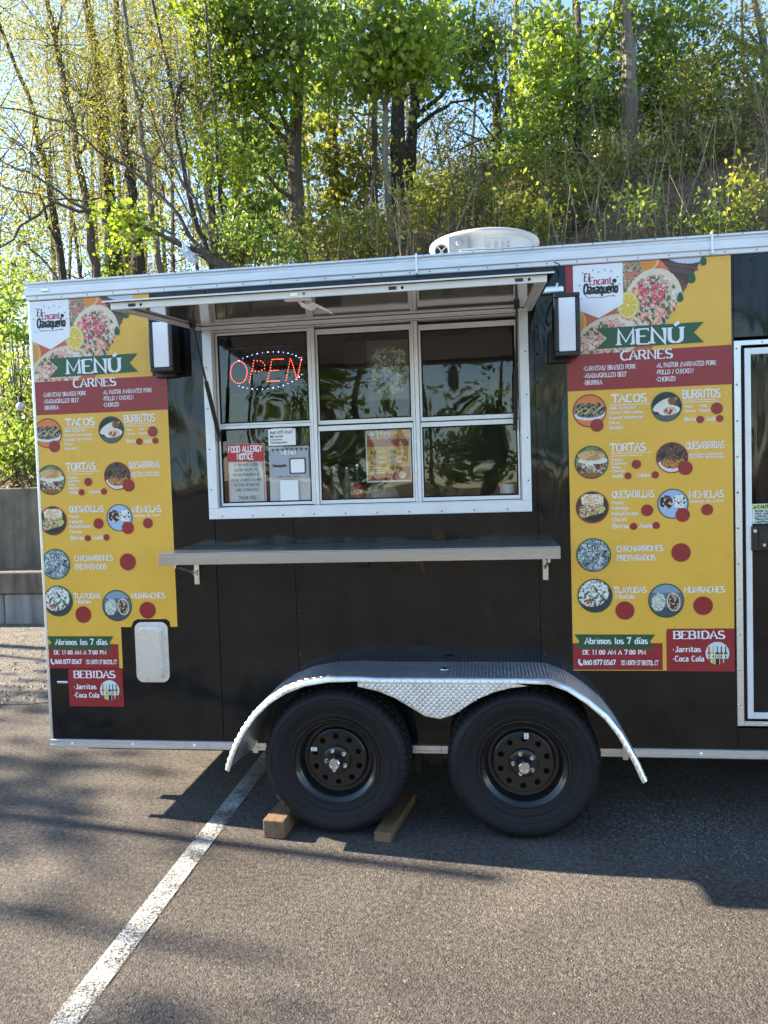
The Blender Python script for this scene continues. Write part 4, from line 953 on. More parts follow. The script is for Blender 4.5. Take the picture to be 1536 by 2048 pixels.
    item('burritos', .439, 1.937, .068, 'print_green', [T('BURRITOS', .509, .674, 1.971, .037)], [T('•Pastor', .513, .555, 1.928, .013), T('•Pollo', .579, .616, 1.929, .013), T('•Carnitas', .513, .566, 1.908, .013), T('•Chorizo', .579, .630, 1.908, .013), T('Birria', .516, .567, 1.868, .019), T('Asada', .610, .653, 1.866, .019)], [(.511, .655, 1.961), (.511, .668, 1.951)], [(.658, 1.920, .026), (.585, 1.873, .017), (.670, 1.874, .016)])
    item('tortas', .101, 1.695, .077, 'print_green', [T('TORTAS', .186, .345, 1.741, .035)], [T('•Pastor', .186, .244, 1.697, .013), T('•Carnitas', .186, .260, 1.680, .013), T('•Pollo', .186, .236, 1.662, .013), T('•Chorizo', .186, .252, 1.645, .013), T('Asada', .193, .243, 1.621, .018), T('Cubana', .304, .365, 1.621, .018)], [(.188, .372, 1.731), (.188, .330, 1.719)], [(.302, 1.679, .021), (.264, 1.627, .016), (.385, 1.628, .0165)])
    item('quesabirrias', .460, 1.704, .071, 'print_red', [T('QUESABIRRIAS', .522, .688, 1.741, .031)], [T('Queso,Cilantro y Cebolla,consome', .534, .682, 1.711, .012), T('Cheese,Cilantro, and onion,Consome', .531, .688, 1.698, .012)], (), [(.518, 1.655, .032)])
    item('quesadillas', .101, 1.486, .075, 'print_red', [T('QUESADILLAS', .191, .378, 1.527, .031)], [T('•Pastor', .182, .246, 1.497, .016), T('•Carnitas', .182, .264, 1.472, .016), T('•Pollo/Chicken', .182, .308, 1.446, .016), T('•Chorizo', .182, .256, 1.420, .016), T('Birria', .191, .262, 1.386, .020), T('Asada', .310, .369, 1.386, .020)], (), [(.347, 1.466, .027), (.285, 1.393, .0165), (.386, 1.395, .0165)])
    item('memelas', .461, 1.493, .069, 'print_green', [T('MEMELAS', .530, .684, 1.518, .031)], [T('Memelas sin Carne', .531, .683, 1.496, .013)], (), [(.503, 1.441, .032), (.611, 1.462, .026)])
    item('chicharrones', .103, 1.263, .079, 'print_green', [T('CHICHARRONES', .207, .416, 1.277, .027), T('PREPARADOS', .207, .380, 1.234, .026)], (), (), [(.494, 1.268, .043)])
    item('tlayudas', .106, 1.072, .080, 'print_green', [T('TLAYUDAS', .192, .339, 1.085, .026)], [T('Mixtas', .197, .286, 1.058, .021)], (), [(.240, 1.001, .043)])
    item('huaraches', .425, 1.046, .080, 'print_green', [T('HUARACHES', .506, .684, 1.082, .027)], (), (), [(.588, 1.021, .043)])
    # opening hours
    rx = .406 if not left else .391
    hr = MB().poly([(X(0), .722), (X(rx), .722), (X(rx), .848), (X(0), .848)], y1).build('hours_box', M['print_red'], th)
    q = -.006 if left else 0
    gr = MB().poly([(X(.008+q), .823), (X(.372+q), .822), (X(.350+q), .855), (X(.373+q), .888), (X(.008+q if not left else .002), .890), (X(.032+q), .857)], y2).build('hours_ribbon', M['print_green'], th)
    lettering(gr, [('Abrimos los 7 días', X(.055+q), X(.340+q), .845, .029)], M['print_white'], y3, tv=.16, th=.09)
    lettering(hr, [('DE 11:00 AM A 7:00 PM', X(.044+q), X(.331+q), .795, .020), ('860.877.0567', X(.046+q), X(.194+q), .746, .022), ('155 NORTH ST BRISTOL CT', X(.217+q), X(.386+q), .745, .021)], M['print_white'], y2, tv=.17, th=.11)
    k = MB(); ribbon_stroke(k, [(X(.030+q), .772), (X(.026+q), .762), (X(.031+q), .750), (X(.042+q), .744)], .007, .007, y2); k.build('phone_mark', M['print_white'], hr)
    # drinks box
    if not left: bx, bz, bw, bh = .424, .716, .300, .199
    else: bx, bz, bw, bh = .110, .524, .298, .196
    db = MB().poly([(X(bx), bz), (X(bx+bw), bz), (X(bx+bw), bz+bh), (X(bx+.008), bz+bh), (X(bx), bz+bh-.008)], y1-.0004).build('drinks_box', M['print_red'], th)
    lettering(db, [('BEBIDAS', X(bx+.029), X(bx+.259), bz+bh-.047, .036)], M['print_white'], y2, tv=.14, th=.08)
    lettering(db, [('•Jarritas', X(bx+.025), X(bx+.152), bz+.091, .025), ('•Coca Cola', X(bx+.025), X(bx+.166), bz+.047, .025)], M['print_white'], y2, tv=.16, th=.10)
    cx, cz, r = X(bx+.224), bz+.085, .052
    photo_grid('food_picture', db, cx-r, cx+r, cz-r, cz+r, 50, 50, y2, lambda a, b: dish('bottles', (a-cx)/r, (b-cz)/r), lambda a, b: (a-cx)**2+(b-cz)**2 < r*r)
poster(.383, False)
poster(-2.275, True)

# wall lamps
for (x0, x1, z0, z1), lab in (((-1.588, -1.470, 2.196, 2.452), 'black box wall lamp with white lens left of the raised service flap'), ((.316, .430, 2.172, 2.450), 'black box wall lamp with white lens at the upper corner of the right menu poster')):
    lp = thing('wall_lamp', ((x0+x1)/2, 0, z0), lab, 'wall lamp', 'wall lamps beside the window')
    MB().box(x0+.004, x1-.004, -.125, -.032, z0+.002, z1-.002).build('lamp_housing', M['black'], lp, bev=.003)
    f = MB(); bw = .020
    f.box(x0, x1, -.136, -.1255, z0, z0+bw); f.box(x0, x1, -.136, -.1255, z1-bw, z1); f.box(x0, x0+bw, -.136, -.1255, z0+bw+.0002, z1-bw-.0002); f.box(x1-bw, x1, -.136, -.1255, z0+bw+.0002, z1-bw-.0002)
    f.build('lamp_bezel', M['black'], lp, bev=.004)
    MB().box(x0+bw+.0005, x1-bw-.0005, -.133, -.126, z0+bw+.0005, z1-bw-.0005).build('lamp_lens', M['lens'], lp, bev=.002)
    MB().box(x0-.018, x1-.03, -.032, -.003, z0-.015, z0+.13).build('mounting_box', M['black'], lp, bev=.003)
    MB().box(x0+.02, x1-.02, -.0318, -.003, z0+.14, z1-.02).build('mounting_plate', M['black'], lp)

w_ = thing('lamp_wire', (.33, -.02, 2.45), 'thin black wire hanging from the roof rail to the right wall lamp', 'wire')
MB().tube([(.330, -.037, 2.612), (.352, -.045, 2.60), (.357, -.03, 2.56), (.338, -.02, 2.50), (.324, -.03, 2.45), (.300, -.03, 2.41), (.290, -.025, 2.36), (.300, -.03, 2.335), (.313, -.034, 2.35)], .003, 6).build('wire', M['rope'], w_, smooth=True)
MB().tube([(.345, -.027, 2.52), (.337, -.024, 2.495)], .0045, 6).build('tape_wrap', M['print_white'], w_)
# the short grey channel behind the flap
MB().box(.235, .372, -.028, -.002, 2.475, 2.508).build('hinge_cover', M['alu'], TR, bev=.008)

# open sign: dots of light standing behind the upper left pane
os_ = thing('open_sign', (-1.06, .06, 2.10), 'lit OPEN sign of red dots in a blue oval behind the upper left pane', 'open sign')
def cropp(x, y, Y=.058): return at(400+x*360/1475, 560+y*360/1475, Y)
def led(mb, p, r=.0020):
    b = len(mb.v); x, y, z = p
    mb.v += [(x+r, y, z), (x-r, y, z), (x, y+r, z), (x, y-r, z), (x, y, z+r), (x, y, z-r)]
    mb.f += [tuple(b+i for i in f) for f in ((0, 3, 4), (3, 1, 4), (1, 2, 4), (2, 0, 4), (3, 0, 5), (1, 3, 5), (2, 1, 5), (0, 2, 5))]
def dots(poly, n):
    P = np.array(poly, float); S = np.concatenate([[0], np.cumsum(np.linalg.norm(np.diff(P, axis=0), axis=1))])
    return [(np.interp(s, S, P[:, 0]), np.interp(s, S, P[:, 1])) for s in np.linspace(0, S[-1], n)]
letters = [[([(318+68*math.cos(t)+(0), 757-92*math.sin(t)) for t in np.linspace(0, 2*math.pi, 40)], 27)],
           [([(405, 838), (442, 662)], 9), ([(442, 662), (500, 662), (530, 690), (528, 730), (480, 750), (428, 745)], 10)],
           [([(590, 652), (572, 740), (552, 830)], 9), ([(602, 650), (680, 648)], 6), ([(585, 742), (640, 740)], 4), ([(565, 830), (645, 826)], 6)],
           [([(705, 822), (740, 645)], 9), ([(750, 660), (795, 815)], 9), ([(800, 800), (832, 635)], 9)]]
for ltr in letters:
    mb = MB()
    for pl, n in ltr:
        for x, y in dots(pl, n): led(mb, cropp(x, y))
    mb.build('letter', M['led_red'], os_, kind='stuff')
mb = MB(); mb2 = MB()
for a in np.linspace(0, 2*math.pi, 46):
    x, y = 545+315*math.cos(a), 742-150*math.sin(a)*(1)-.10*(315*math.cos(a))
    if 225 < x < 300 and 600 < y < 860 or x > 835: continue
    led(mb if int(a*7) % 2 else mb2, cropp(x, y), .0021)
mb.build('oval_border', M['led_blue'], os_, kind='stuff'); mb2.build('oval_border', M['led_blue_white'], os_, kind='stuff')
c0, c1 = cropp(225, 585, .066), cropp(850, 905, .066)
bk = MB()
for q in np.linspace(c0[0], c1[0], 3): bk.box(q-.0015, q+.0015, .064, .066, c1[2]-.01, c0[2]+.01)
bk.box(c0[0], c1[0], .0642, .0658, c0[2]+.008, c0[2]+.012); bk.box(c0[0], c1[0], .0642, .0658, c1[2]-.012, c1[2]-.008)
bk.build('sign_grid', M['black'], os_)

# notices in the lower panes (behind the glass)
y = .036
def paper(name, x0, x1, z0, z1, label, cat, m='paper', yy=y, tilt=0, group=None, th=.0012):
    t = thing(name, ((x0+x1)/2, yy, z0), label, cat, group); return t, MB().box(x0, x1, yy, yy+th, z0, z1).build('sheet', M[m], t)
y = .0205
fa, sh_ = paper('allergy_notice', -1.276, -1.086, 1.552, 1.843, 'white food allergy notice with red heading stuck on the lower left pane', 'notice')
MB().poly(rrect(-1.2745, -1.0875, 1.7555, 1.8415, .008, 3), y-.0006).build('heading_panel', M['notice_red'], fa)
bd = MB(); bd.box(-1.2735, -1.2705, y-.0006, y-.0003, 1.55, 1.755); bd.box(-1.0915, -1.0885, y-.0006, y-.0003, 1.55, 1.755); bd.build('border', M['notice_red'], fa)
sans = dict(serif=False, tv=.19, th=.16)
thin = dict(serif=False, tv=.13, th=.10)
lettering(fa, [('FOOD ALLERGY', -1.268, -1.094, 1.802, .030), ('NOTICE', -1.225, -1.138, 1.765, .029)], M['print_white'], y-.0014, **sans)
M['ink_blue'] = mat('dark_ink', (.06, .07, .09), .5)
lettering(fa, [('IF YOU HAVE A FOOD', -1.241, -1.122, 1.732, .013), ('ALLERGY OR SPECIAL', -1.242, -1.121, 1.708, .013), ('DIETARY REQUIREMENT', -1.249, -1.114, 1.683, .013), ('PLEASE INFORM A MEMBER', -1.259, -1.103, 1.658, .013), ('OR STAFF OR ASK FOR', -1.244, -1.117, 1.633, .013), ('MORE INFORMATION', -1.238, -1.122, 1.608, .013), ('THANK YOU', -1.224, -1.134, 1.568, .017)], M['ink_blue'], y-.0012, **thin)
mn, _ = paper('menu_sheet', -1.066, -.853, 1.552, 1.822, 'grey and white MENU paper on the lower left pane, right of the allergy notice', 'notice')
MB().box(-1.055, -.862, y-.0006, y-.0002, 1.665, 1.812).build('grey_panel', M['paper_grey'], mn)
lettering(mn, [('MENU', -1.000, -.925, 1.783, .018)], M['print_white'], y-.0014, serif=False, tv=.2, th=.16)
k = MB(); text(k, 'Oaxaqueño', -1.045, -.975, 1.722, .016, y-.0012, .24, .12, False, .08); k.build('lettering', M['print_black'], mn)
MB().poly(rrect(-.960, -.875, 1.685, 1.765, .008, 3), y-.0010).build('code_frame', M['ink_blue'], mn)
MB().poly(rrect(-.952, -.883, 1.692, 1.758, .006, 3), y-.0014).build('code_patch', M['paper'], mn)
MB().box(-1.010, -.918, y-.0010, y-.0003, 1.557, 1.656).build('small_sheet', M['print_white'], mn)
k = MB(); 
for i in range(12):
    if i % 4 != 3: k.box(-1.02+i*.010, -1.013+i*.010, y-.0010, y-.0004, 1.672, 1.677)
for q in range(8): k.poly([(-1.05+q*.024, 1.812), (-1.03+q*.024, 1.812), (-1.04+q*.024, 1.797)], y-.0010)
k.build('bunting_print', M['ink_blue'], mn)
cdx, _ = paper('phone_card', -1.060, -.922, 1.828, 1.908, 'white card with a handwritten phone number taped above the grey menu paper', 'notice', yy=y-.0030)
MB().box(-1.045, -.94, y+.0005, y+.001, 1.905, 1.92).build('tape_strip', M['print_white'], cdx)
k = MB(); text(k, '860-877-0567', -1.050, -.936, 1.885, .013, y-.0042, .12, .07, False); text(k, 'zelle', -1.028, -.985, 1.868, .011, y-.0042, .12, .08, False); text(k, 'Encanto', -1.050, -.99, 1.853, .010, y-.0042, .12, .08, False); text(k, 'Oaxaqueño', -1.050, -.965, 1.838, .010, y-.0042, .12, .08, False)
k.box(-1.050, -1.034, y-.0041, y-.0037, 1.868, 1.877); k.build('lettering', M['ink_blue'], cdx, kind='stuff')
# small colour menu
y = .036
sm, _ = paper('small_menu', -.579, -.356, 1.632, 1.897, 'small copy of the yellow and red menu taped inside the lower middle pane', 'menu', 'print_white')
def smf(u, v):
    S = srgb; img = np.zeros(u.shape+(3,)); A = np.ones(u.shape, bool); put(img, A, S(222, 160, 55))
    k = v > .80; mottle(img, k, u*5, v*5, [S(200, 90, 60), S(225, 150, 60), S(215, 200, 180), S(90, 90, 60)], 3, 3); put(img, ell(u, v, .12, .95, .12, .08), S(235, 235, 235))
    put(img, (v > .83) & (u > .6), S(222, 160, 55)); put(img, (np.abs(v-.78) < .12) & (v < .80), S(160, 45, 40))
    for i in range(9):
        for cx in (.14, .60):
            z = .55-.105*i
            if i < 4: put(img, ell(u, v, cx, z, .07, .045), S(110, 80, 50)); put(img, (np.abs(v-z) < .008) & (u > cx+.1) & (u < cx+.32), S(240, 230, 210)); put(img, (np.abs(v-z-.02) < .006) & (u > cx+.1) & (u < cx+.26), S(240, 230, 210)); put(img, ell(u, v, cx+.34, z, .02, .014), S(160, 45, 40))
    put(img, v < .12, S(165, 50, 45)); put(img, (v < .26) & (u > .6), S(165, 40, 45)); put(img, ell(u, v, .8, .1, .09, .07), S(235, 225, 205))
    for z in (.16, .2, .24): put(img, (np.abs(v-z) < .008) & (u < .5) & (u > .08), S(240, 235, 220))
    return img
photo_grid('menu_print', sm, -.572, -.363, 1.640, 1.890, 90, 108, y-.0006, lambda a, b: smf((a+.572)/.209, (b-1.640)/.25), lambda a, b: a > -9)
lettering(sm, [('MENU', -.520, -.455, 1.862, .015)], M['print_white'], y-.0014, tv=.18, th=.12)
# poster in the upper middle pane
up, _ = paper('food_poster', -.560, -.352, 2.030, 2.318, 'dim photograph of a topped flatbread hung inside the upper middle pane', 'picture', 'inner', .052)
photo_grid('menu_print', up, -.545, -.362, 2.055, 2.285, 70, 80, .0508, lambda a, b: dish('chicharrones', (a+.453)/.1, (b-2.17)/.12)*np.array([1.0, .86, .66]), lambda a, b: (np.abs((a+.453)/.085)**4+np.abs((b-2.17)/.11)**4) < 1+.25*np.sin(a*400)*np.sin(b*300))
# bottles and cup on the counter
def bottle(x, yb, s, label, liquid, band):
    t = thing('glass_bottle', (x, yb, 1.506), label, 'bottle', 'soda bottles behind the glass')
    pr = [(0, 0), (0, .026), (.008, .028), (.06, .028), (.085, .024), (.115, .029), (.135, .027), (.165, .014), (.195, .0125), (.205, .013), (.208, .013), (.208, 0)]
    MB().lathe([(1.506+a*s, r*s) for a, r in pr], (x, yb, 0), 'z', 18).build('bottle_body', M[liquid], t, smooth=True)
    MB().lathe([(1.506+.2085*s, 0), (1.506+.2085*s, .015*s), (1.506+.218*s, .0145*s), (1.506+.218*s, 0)], (x, yb, 0), 'z', 16).build('bottle_cap', M['chrome'], t)
    if band:
        MB().lathe([(1.506+.055*s, .0292*s), (1.506+.115*s, .0302*s)], (x, yb, 0), 'z', 18).build('bottle_label', M['notice_red'], t, smooth=True)
        k = MB(); text(k, 'Coca Cola', x-.022*s, x+.022*s, 1.506+.078*s, .016*s, yb-.0320*s, .2, .12, False, .15); k.build('lettering', M['print_white'], t)
M['cola'] = mat('dark_bottle_glass', (.03, .022, .016), .08, 0, .2, 5); M['clearb'] = mat('pale_bottle_glass', (.22, .20, .16), .08, 0, .2, 5)
bottle(-.765, .17, .95, 'pale soda bottle behind the glass, leftmost of the three bottles', 'clearb', False)
bottle(-.705, .19, .95, 'pale soda bottle behind the glass between the leftmost bottle and the red labelled one', 'clearb', False)
bottle(-.640, .14, 1.0, 'dark soda bottle with red label behind the lower middle pane', 'cola', True)
bg_ = MB(); bg_.lathe([(1.506, .0), (1.506, .07), (1.53, .085), (1.58, .082), (1.62, .06), (1.64, .03), (1.645, 0)], (-.52, .17, 0), 'z', 24, lambda i, j, r: r*(1+.08*math.sin(j*1.9+i)+.05*math.sin(j*.7)))
o = bg_.build('bread_bag', mat('pale_bag', (.42, .37, .30), .5, 0, .3, 30, 40, .004), smooth=True); tag(o, 'pale crumpled bag standing right of the red labelled bottle behind the glass', 'bag')
cp = thing('paper_cup', (.10, .12, 1.506), 'white and red paper cup in the corner of the lower right pane', 'cup')
MB().lathe([(1.506, 0), (1.506, .030), (1.60, .040), (1.603, .040), (1.603, .0)], (.10, .12, 0), 'z', 22).build('cup_body', M['print_white'], cp, smooth=True)
MB().lathe([(1.525, .0325), (1.56, .0362)], (.10, .12, 0), 'z', 22).build('cup_print', M['notice_red'], cp, smooth=True)

# caution label on the door
cs = thing('caution_label', (1.25, -.013, 1.42), 'pale green caution label on the black trailer door above the latch', 'label')
c0 = at(1504, 1008, -.013); c1 = at(1560, 1046, -.013)
M['cautionpaper'] = mat('pale_green_print', (.62, .74, .66), .4); M['cautiongreen'] = mat('lime_print', (.55, .68, .18), .4)
MB().box(c0[0], c0[0]+.125, -.0135, -.0122, c1[2], c0[2]).build('sheet', M['cautionpaper'], cs)
MB().box(c0[0]+.002, c0[0]+.123, -.0144, -.0136, c0[2]-.024, c0[2]-.002).build('heading_panel', M['cautiongreen'], cs)
lettering(cs, [('CAUTION', c0[0]+.022, c0[0]+.105, c0[2]-.020, .014)]+[(s, c0[0]+.012, c0[0]+.112, c0[2]-.036-.0125*i, .008) for i, s in enumerate(('SECURE ALL DOORS', 'SAFE AND DRIVE', 'LATCHES BEFORE', 'TRAILER IS IN', 'MOTION TO', 'AVOID INJURY'))], M['print_black'], -.0150, serif=False, tv=.2, th=.15)
MB().poly([(c0[0]+.006, c0[2]-.021), (c0[0]+.018, c0[2]-.021), (c0[0]+.012, c0[2]-.006)], -.0148).build('warning_mark', M['print_black'], cs)

# roof fan
M['box_grey'] = mat('grey_plastic', (.27, .27, .27), .5)
fx, fy = .018, .80
DZ = -.052
rf_ = thing('roof_fan', (fx, fy, 2.672), 'round white roof exhaust fan with wide rim, control box and round side opening', 'roof fan')
prb = [(2.672, .268), (2.76, .275), (2.923, .290), (2.930, .303), (2.940, .311), (2.953, .307), (2.962, .290), (2.965, .270), (2.91, .255)]
MB().lathe([(a, r) for a, r in prb], (fx, fy, 0), 'z', 64).build('fan_housing', M['white_metal'], rf_, smooth=True)
MB().box(fx-.36, fx+.36, fy-.34, fy+.34, 2.6725, 2.70).build('fan_curb', M['railpaint'], rf_, bev=.004)
for k in range(4):
    b = MB().box(-.015+fx, .24+fx, fy-.03, fy+.03, 2.85, 2.856); b.turn((fx, fy, 2.9), rz=k*math.pi/2+.4, rx=.25); b.build('fan_blade', M['alu'], rf_)
p0 = at(917, 494, fy-.29)
MB().box(p0[0]-.052, p0[0]+.052, fy-.325, fy-.245, p0[2]-.055, p0[2]+.050).build('control_box', M['box_grey'], rf_, bev=.004)
kb = MB(); kb.lathe([(fy-.343, 0), (fy-.343, .012), (fy-.3255, .017)], (p0[0]+.003, 0, p0[2]+.008), 'y', 18); kb.build('control_knob', M['box_grey'], rf_, smooth=True)
p1 = at(883, 503, fy-.26)
rg = MB(); rg.lathe([(fy-.245, .040), (fy-.268, .040), (fy-.268, .034), (fy-.245, .034)], (p1[0], 0, p1[2]), 'y', 30); rg.build('side_opening', M['white_metal'], rf_, smooth=True)
rg = MB(); rg.disc(p1[0], p1[2], .034, fy-.250, None, 26); rg.build('opening_back', M['chassis'], rf_)
rg = MB(); rg.box(p1[0]-.033, p1[0]+.033, fy-.264, fy-.260, p1[2]-.003, p1[2]+.003); i0 = 0; rg.turn((p1[0], 0, p1[2]), ry=.9)
rg2 = MB(); rg2.box(p1[0]-.033, p1[0]+.033, fy-.260, fy-.256, p1[2]-.003, p1[2]+.003); rg2.turn((p1[0], 0, p1[2]), ry=-.8); rg.add(rg2.v, rg2.f); rg.build('opening_bars', M['white_metal'], rf_)
# printed data label wrapped on the drum
lb_ = MB()
def arcpt(px, z, off=.0016):
    a = px; return (fx+(.287+off)*math.sin(a), fy-(.287+off)*math.cos(a), z)
a0, a1 = .02, .50
for (u0, u1, z0, z1) in [(a0, a1, 2.948, 2.9495), (a0, a1, 2.892, 2.8935), (a0, a0+.006, 2.892, 2.949), (a1-.006, a1, 2.892, 2.949), (a0+.2, a0+.204, 2.892, 2.949), (a0+.33, a0+.334, 2.892, 2.949), (.44, .475, 2.925, 2.94), (.44, .475, 2.905, 2.918)]+[(a0+.02+.14*(i % 3), a0+.09+.14*(i % 3)+.03*(i % 2), 2.902+.007*(i//3), 2.904+.007*(i//3)) for i in range(15)]:
    n = 4; b = len(lb_.v)
    for i in range(n+1):
        u = u0+(u1-u0)*i/n; lb_.v += [arcpt(u, z0, .0022+(z0-2.9)*.0), arcpt(u, z1, .0022)]
    for i in range(n): lb_.f.append((b+2*i, b+2*i+2, b+2*i+3, b+2*i+1))
lb_.v = [(x, y_, z-.045) for x, y_, z in lb_.v]
lb_.v = [(fx+(x-fx)*(.2752+(z-2.76)*.092+.0015)/.2892, fy+(y_-fy)*(.2752+(z-2.76)*.092+.0015)/.2892, z) for x, y_, z in lb_.v]
lb_.build('data_label', M['box_grey'], rf_)

# wheel chocks
ck = MB().box(-1.070, -.965, -.290, .06, .0, .086); ck.turn((-1.02, -.29, 0), rz=math.radians(-6))
tag(ck.build('wheel_chock', M['wood'], None, bev=.006), 'thick square timber block wedged against the left side of the left wheel', 'wheel chock', 'timber wheel chocks')
ck = MB().box(-.548, -.470, -.292, .16, .0, .046); ck.turn((-.51, -.29, 0), rz=math.radians(-9))
tag(ck.build('wheel_chock', M['wood2'], None, bev=.003), 'long thin timber plank lying against the right side of the left wheel', 'wheel chock', 'timber wheel chocks')

# ================================================================== TREES
def _unit(a): return a/(np.linalg.norm(a, axis=-1, keepdims=True)+1e-9)
LEAFT = {
 'maple': np.array([(0, -.5), (.22, -.32), (.5, -.2), (.30, .02), (.42, .30), (.14, .22), (0, .55), (-.14, .22), (-.42, .30), (-.30, .02), (-.5, -.2), (-.22, -.32)]),
 'oval': np.array([(0, -.5), (.24, -.05), (0, .5), (-.24, -.05)]),
 'bud': np.array([(0, -.5), (.16, .1), (0, .5), (-.20, 0)]),
}
def leaves(name, C, size, kind, m, parent=None, droop=.3, stuff=None, sv=.5):
    n = len(C); T = LEAFT[kind]; k = len(T)
    s = size*(1+sv*(rng.random(n)*2-1))
    d = _unit(rng.normal(size=(n, 3))+np.array([0, 0, -droop])); u = _unit(rng.normal(size=(n, 3))+np.array([0, 0, .5]))
    x = _unit(np.cross(d, u)); 
    V = C[:, None, :]+s[:, None, None]*(T[None, :, 0, None]*x[:, None, :]+T[None, :, 1, None]*d[:, None, :])
    return np_mesh(name, V.reshape(-1, 3), k, parent, m, stuff)
def blob(c, r, n, shell=.35):
    """points gathered in clumps inside an ellipsoid"""
    c = np.array(c); r = np.array(r)
    nc = max(3, int(n/26)); p = _unit(rng.normal(size=(nc, 3)))*(rng.random((nc, 1))**.45)*r+c
    q = p[rng.integers(0, nc, n)]; cl = .10*np.mean(r)+.085; k = rng.random((n, 1)) < .2
    loose = c+rng.normal(size=(n, 3))*r*.6
    return np.where(k, loose, q+rng.normal(size=(n, 3))*cl*np.array([1, 1, .7])), p
def wob(P, amp, n=3):
    """subdivide and roughen a polyline"""
    P = [np.array(p, float) for p in P]; out = [P[0]]
    for a, b in zip(P, P[1:]):
        for i in range(1, n+1):
            t = i/n; out.append(a+(b-a)*t+(rng.normal(size=3)*amp if i < n else 0))
    return out
GZ = lambda x, y: terrain(x, y)
def tubes_taper(mb, P, r0, r1, sides=6):
    mb.tube(P, r0, sides, r1, caps=False)
LEFTMUL = 4.5
class Tree:
    def __init__(s, name, label, Y, pts, wpx, bark='bark', cat='tree', group='trees on the bank behind the trailer', top=6.5, tip=.35, sides=9, amp=.018):
        W3 = [at(px, py, Y) for px, py in pts]                       # top to bottom in the picture
        W3 = sorted(W3, key=lambda p: -p[2])
        lo, hi = W3[-1], W3[0]
        d = (W3[-2]-W3[-1]); d = d/max(.2, d[2])
        zb = GZ(lo[0], Y)-.2
        if lo[2] > zb: lo = lo-d*(lo[2]-zb)*.6-np.array([0, 0, (lo[2]-zb)*.4]); W3.append(lo)
        d = (W3[0]-W3[1]); d = d/max(.2, d[2])
        if top > 0: W3.insert(0, hi+d*top)
        s.P = W3[::-1]; s.Y = Y
        base = s.P[0]; s.root = thing(name, tuple(base), label, cat, group)
        s.r = wpx*.5*(Y-CAM[1])/FPX; s.trunk = MB(); s.tw = MB(); s.tip = tip; s.bark = M[bark]; s.leaf = []
        s.path = wob(s.P, amp, 4); zz = np.array([p[2] for p in s.path]); s.z0, s.z1 = zz[0], zz[-1]
        s.trunk.tube(s.path, s.r*1.18, sides, s.r*tip, caps=False)
    def on(s, z):
        zs = [p[2] for p in s.path]; i = max(0, min(len(zs)-2, next((k for k in range(len(zs)-1) if zs[k+1] > z), len(zs)-2)))
        a, b = s.path[i], s.path[i+1]; t = min(1, max(0, (z-a[2])/(b[2]-a[2]+1e-9))); f = (z-s.z0)/(s.z1-s.z0+1e-9)
        return a+(b-a)*t, s.r*(1.18+(s.tip-1.18)*min(1, max(0, f)))
    def limb(s, pts, r, r1=.006, sides=6, amp=.05):
        s.trunk.tube(wob(pts, amp, 3), r, sides, r1, caps=False)
    def crown(s, c, r, n, size, kind, m, twigs=14, attach=True, key='crown', twl=1.0):
        if m == 'leaf_y' and s.Y < 13: n = int(n*LEFTMUL*1.35); twigs = int(twigs*2.2); r = np.array(r)*1.6
        elif kind == 'maple':
            n = int(n*1.12); size = size*.86; r = np.array(r)*1.05; m = ('leaf', 'leaf', 'leaf_b')[int(rng.integers(0, 3))] if m == 'leaf' else m
        c = np.array(c); C, K = blob(c, r, n)
        if attach:
            z = min(max(c[2]-.9*r[2]-.3*abs(c[0]-s.P[0][0]), s.z0+.5), s.z1-.3); a, ra = s.on(z)
            mid = a+(c-a)*.55+np.array([0, 0, .15*np.linalg.norm(c-a)*.3])
            s.limb([a, mid, c], min(ra*.5, .05+.01*np.linalg.norm(c-a)), .012)
        for i in range(min(twigs, len(K))):
            st = c+(K[i]-c)*.1; s.tw.tube(wob([st, (st+K[i])/2+rng.normal(size=3)*.08, K[i]], .03, 2), .011, 4, .003, caps=False)
        s.leaf.append((C, size, kind, m, key))
    def done(s):
        s.trunk.build('trunk', s.bark, s.root, smooth=True)
        if s.tw.v: s.tw.build('twigs', s.bark, s.root)
        for C, size, kind, m, key in s.leaf: leaves(key, C, size, kind, M[m], s.root)
def wp(px, py, Y): return at(px, py, Y)
def rad(rx, ry, Y, ry_d=None):
    k = (Y-CAM[1])/FPX; return np.array([rx*k, (ry_d or (rx+ry)*.5*k), ry*k])
G1 = 'trees on the bank behind the trailer'
TREES = []
def tree(*a, **k):
    t = Tree('tree', *a, **k); TREES.append(t); return t
def cl(t, px, py, rx, ry, n, size=.10, kind='maple', m='leaf', dY=0, **k):
    Y = t.Y+dY; t.crown(wp(px, py, Y), rad(rx, ry, Y), n, size, kind, m, **k)

# left group: bare-limbed trees with small yellowish leaves
t = tree('slim dark tree at far left, its trunk leaning left towards the top', 11, [(126, 560), (100, 380), (70, 230), (38, 150)], 17, 'bark_dark'); cl(t, 60, 330, 90, 120, 900, .05, 'oval', 'leaf_y', -.4); cl(t, 40, 480, 70, 80, 500, .06, 'oval', 'leaf', .5)
t = tree('slender tree with forked top just right of the leftmost trunk', 10, [(192, 560), (178, 440), (150, 280), (118, 120), (92, -20)], 19, 'bark'); cl(t, 110, 90, 120, 90, 1500, .045, 'bud', 'leaf_y'); cl(t, 170, 200, 90, 110, 1100, .045, 'bud', 'leaf_y', .6)
t = tree('thickest tree of the left group, trunk wrapped in climbing vine', 12, [(232, 560), (216, 400), (206, 240), (190, 120), (172, 0)], 36, 'bark_dark'); cl(t, 200, 240, 50, 160, 1900, .05, 'oval', 'leaf_o', -.35, twigs=60); cl(t, 250, 60, 130, 80, 1500, .045, 'bud', 'leaf_y', .5); cl(t, 215, 520, 60, 40, 350, .08, 'maple', 'leaf', -.5)
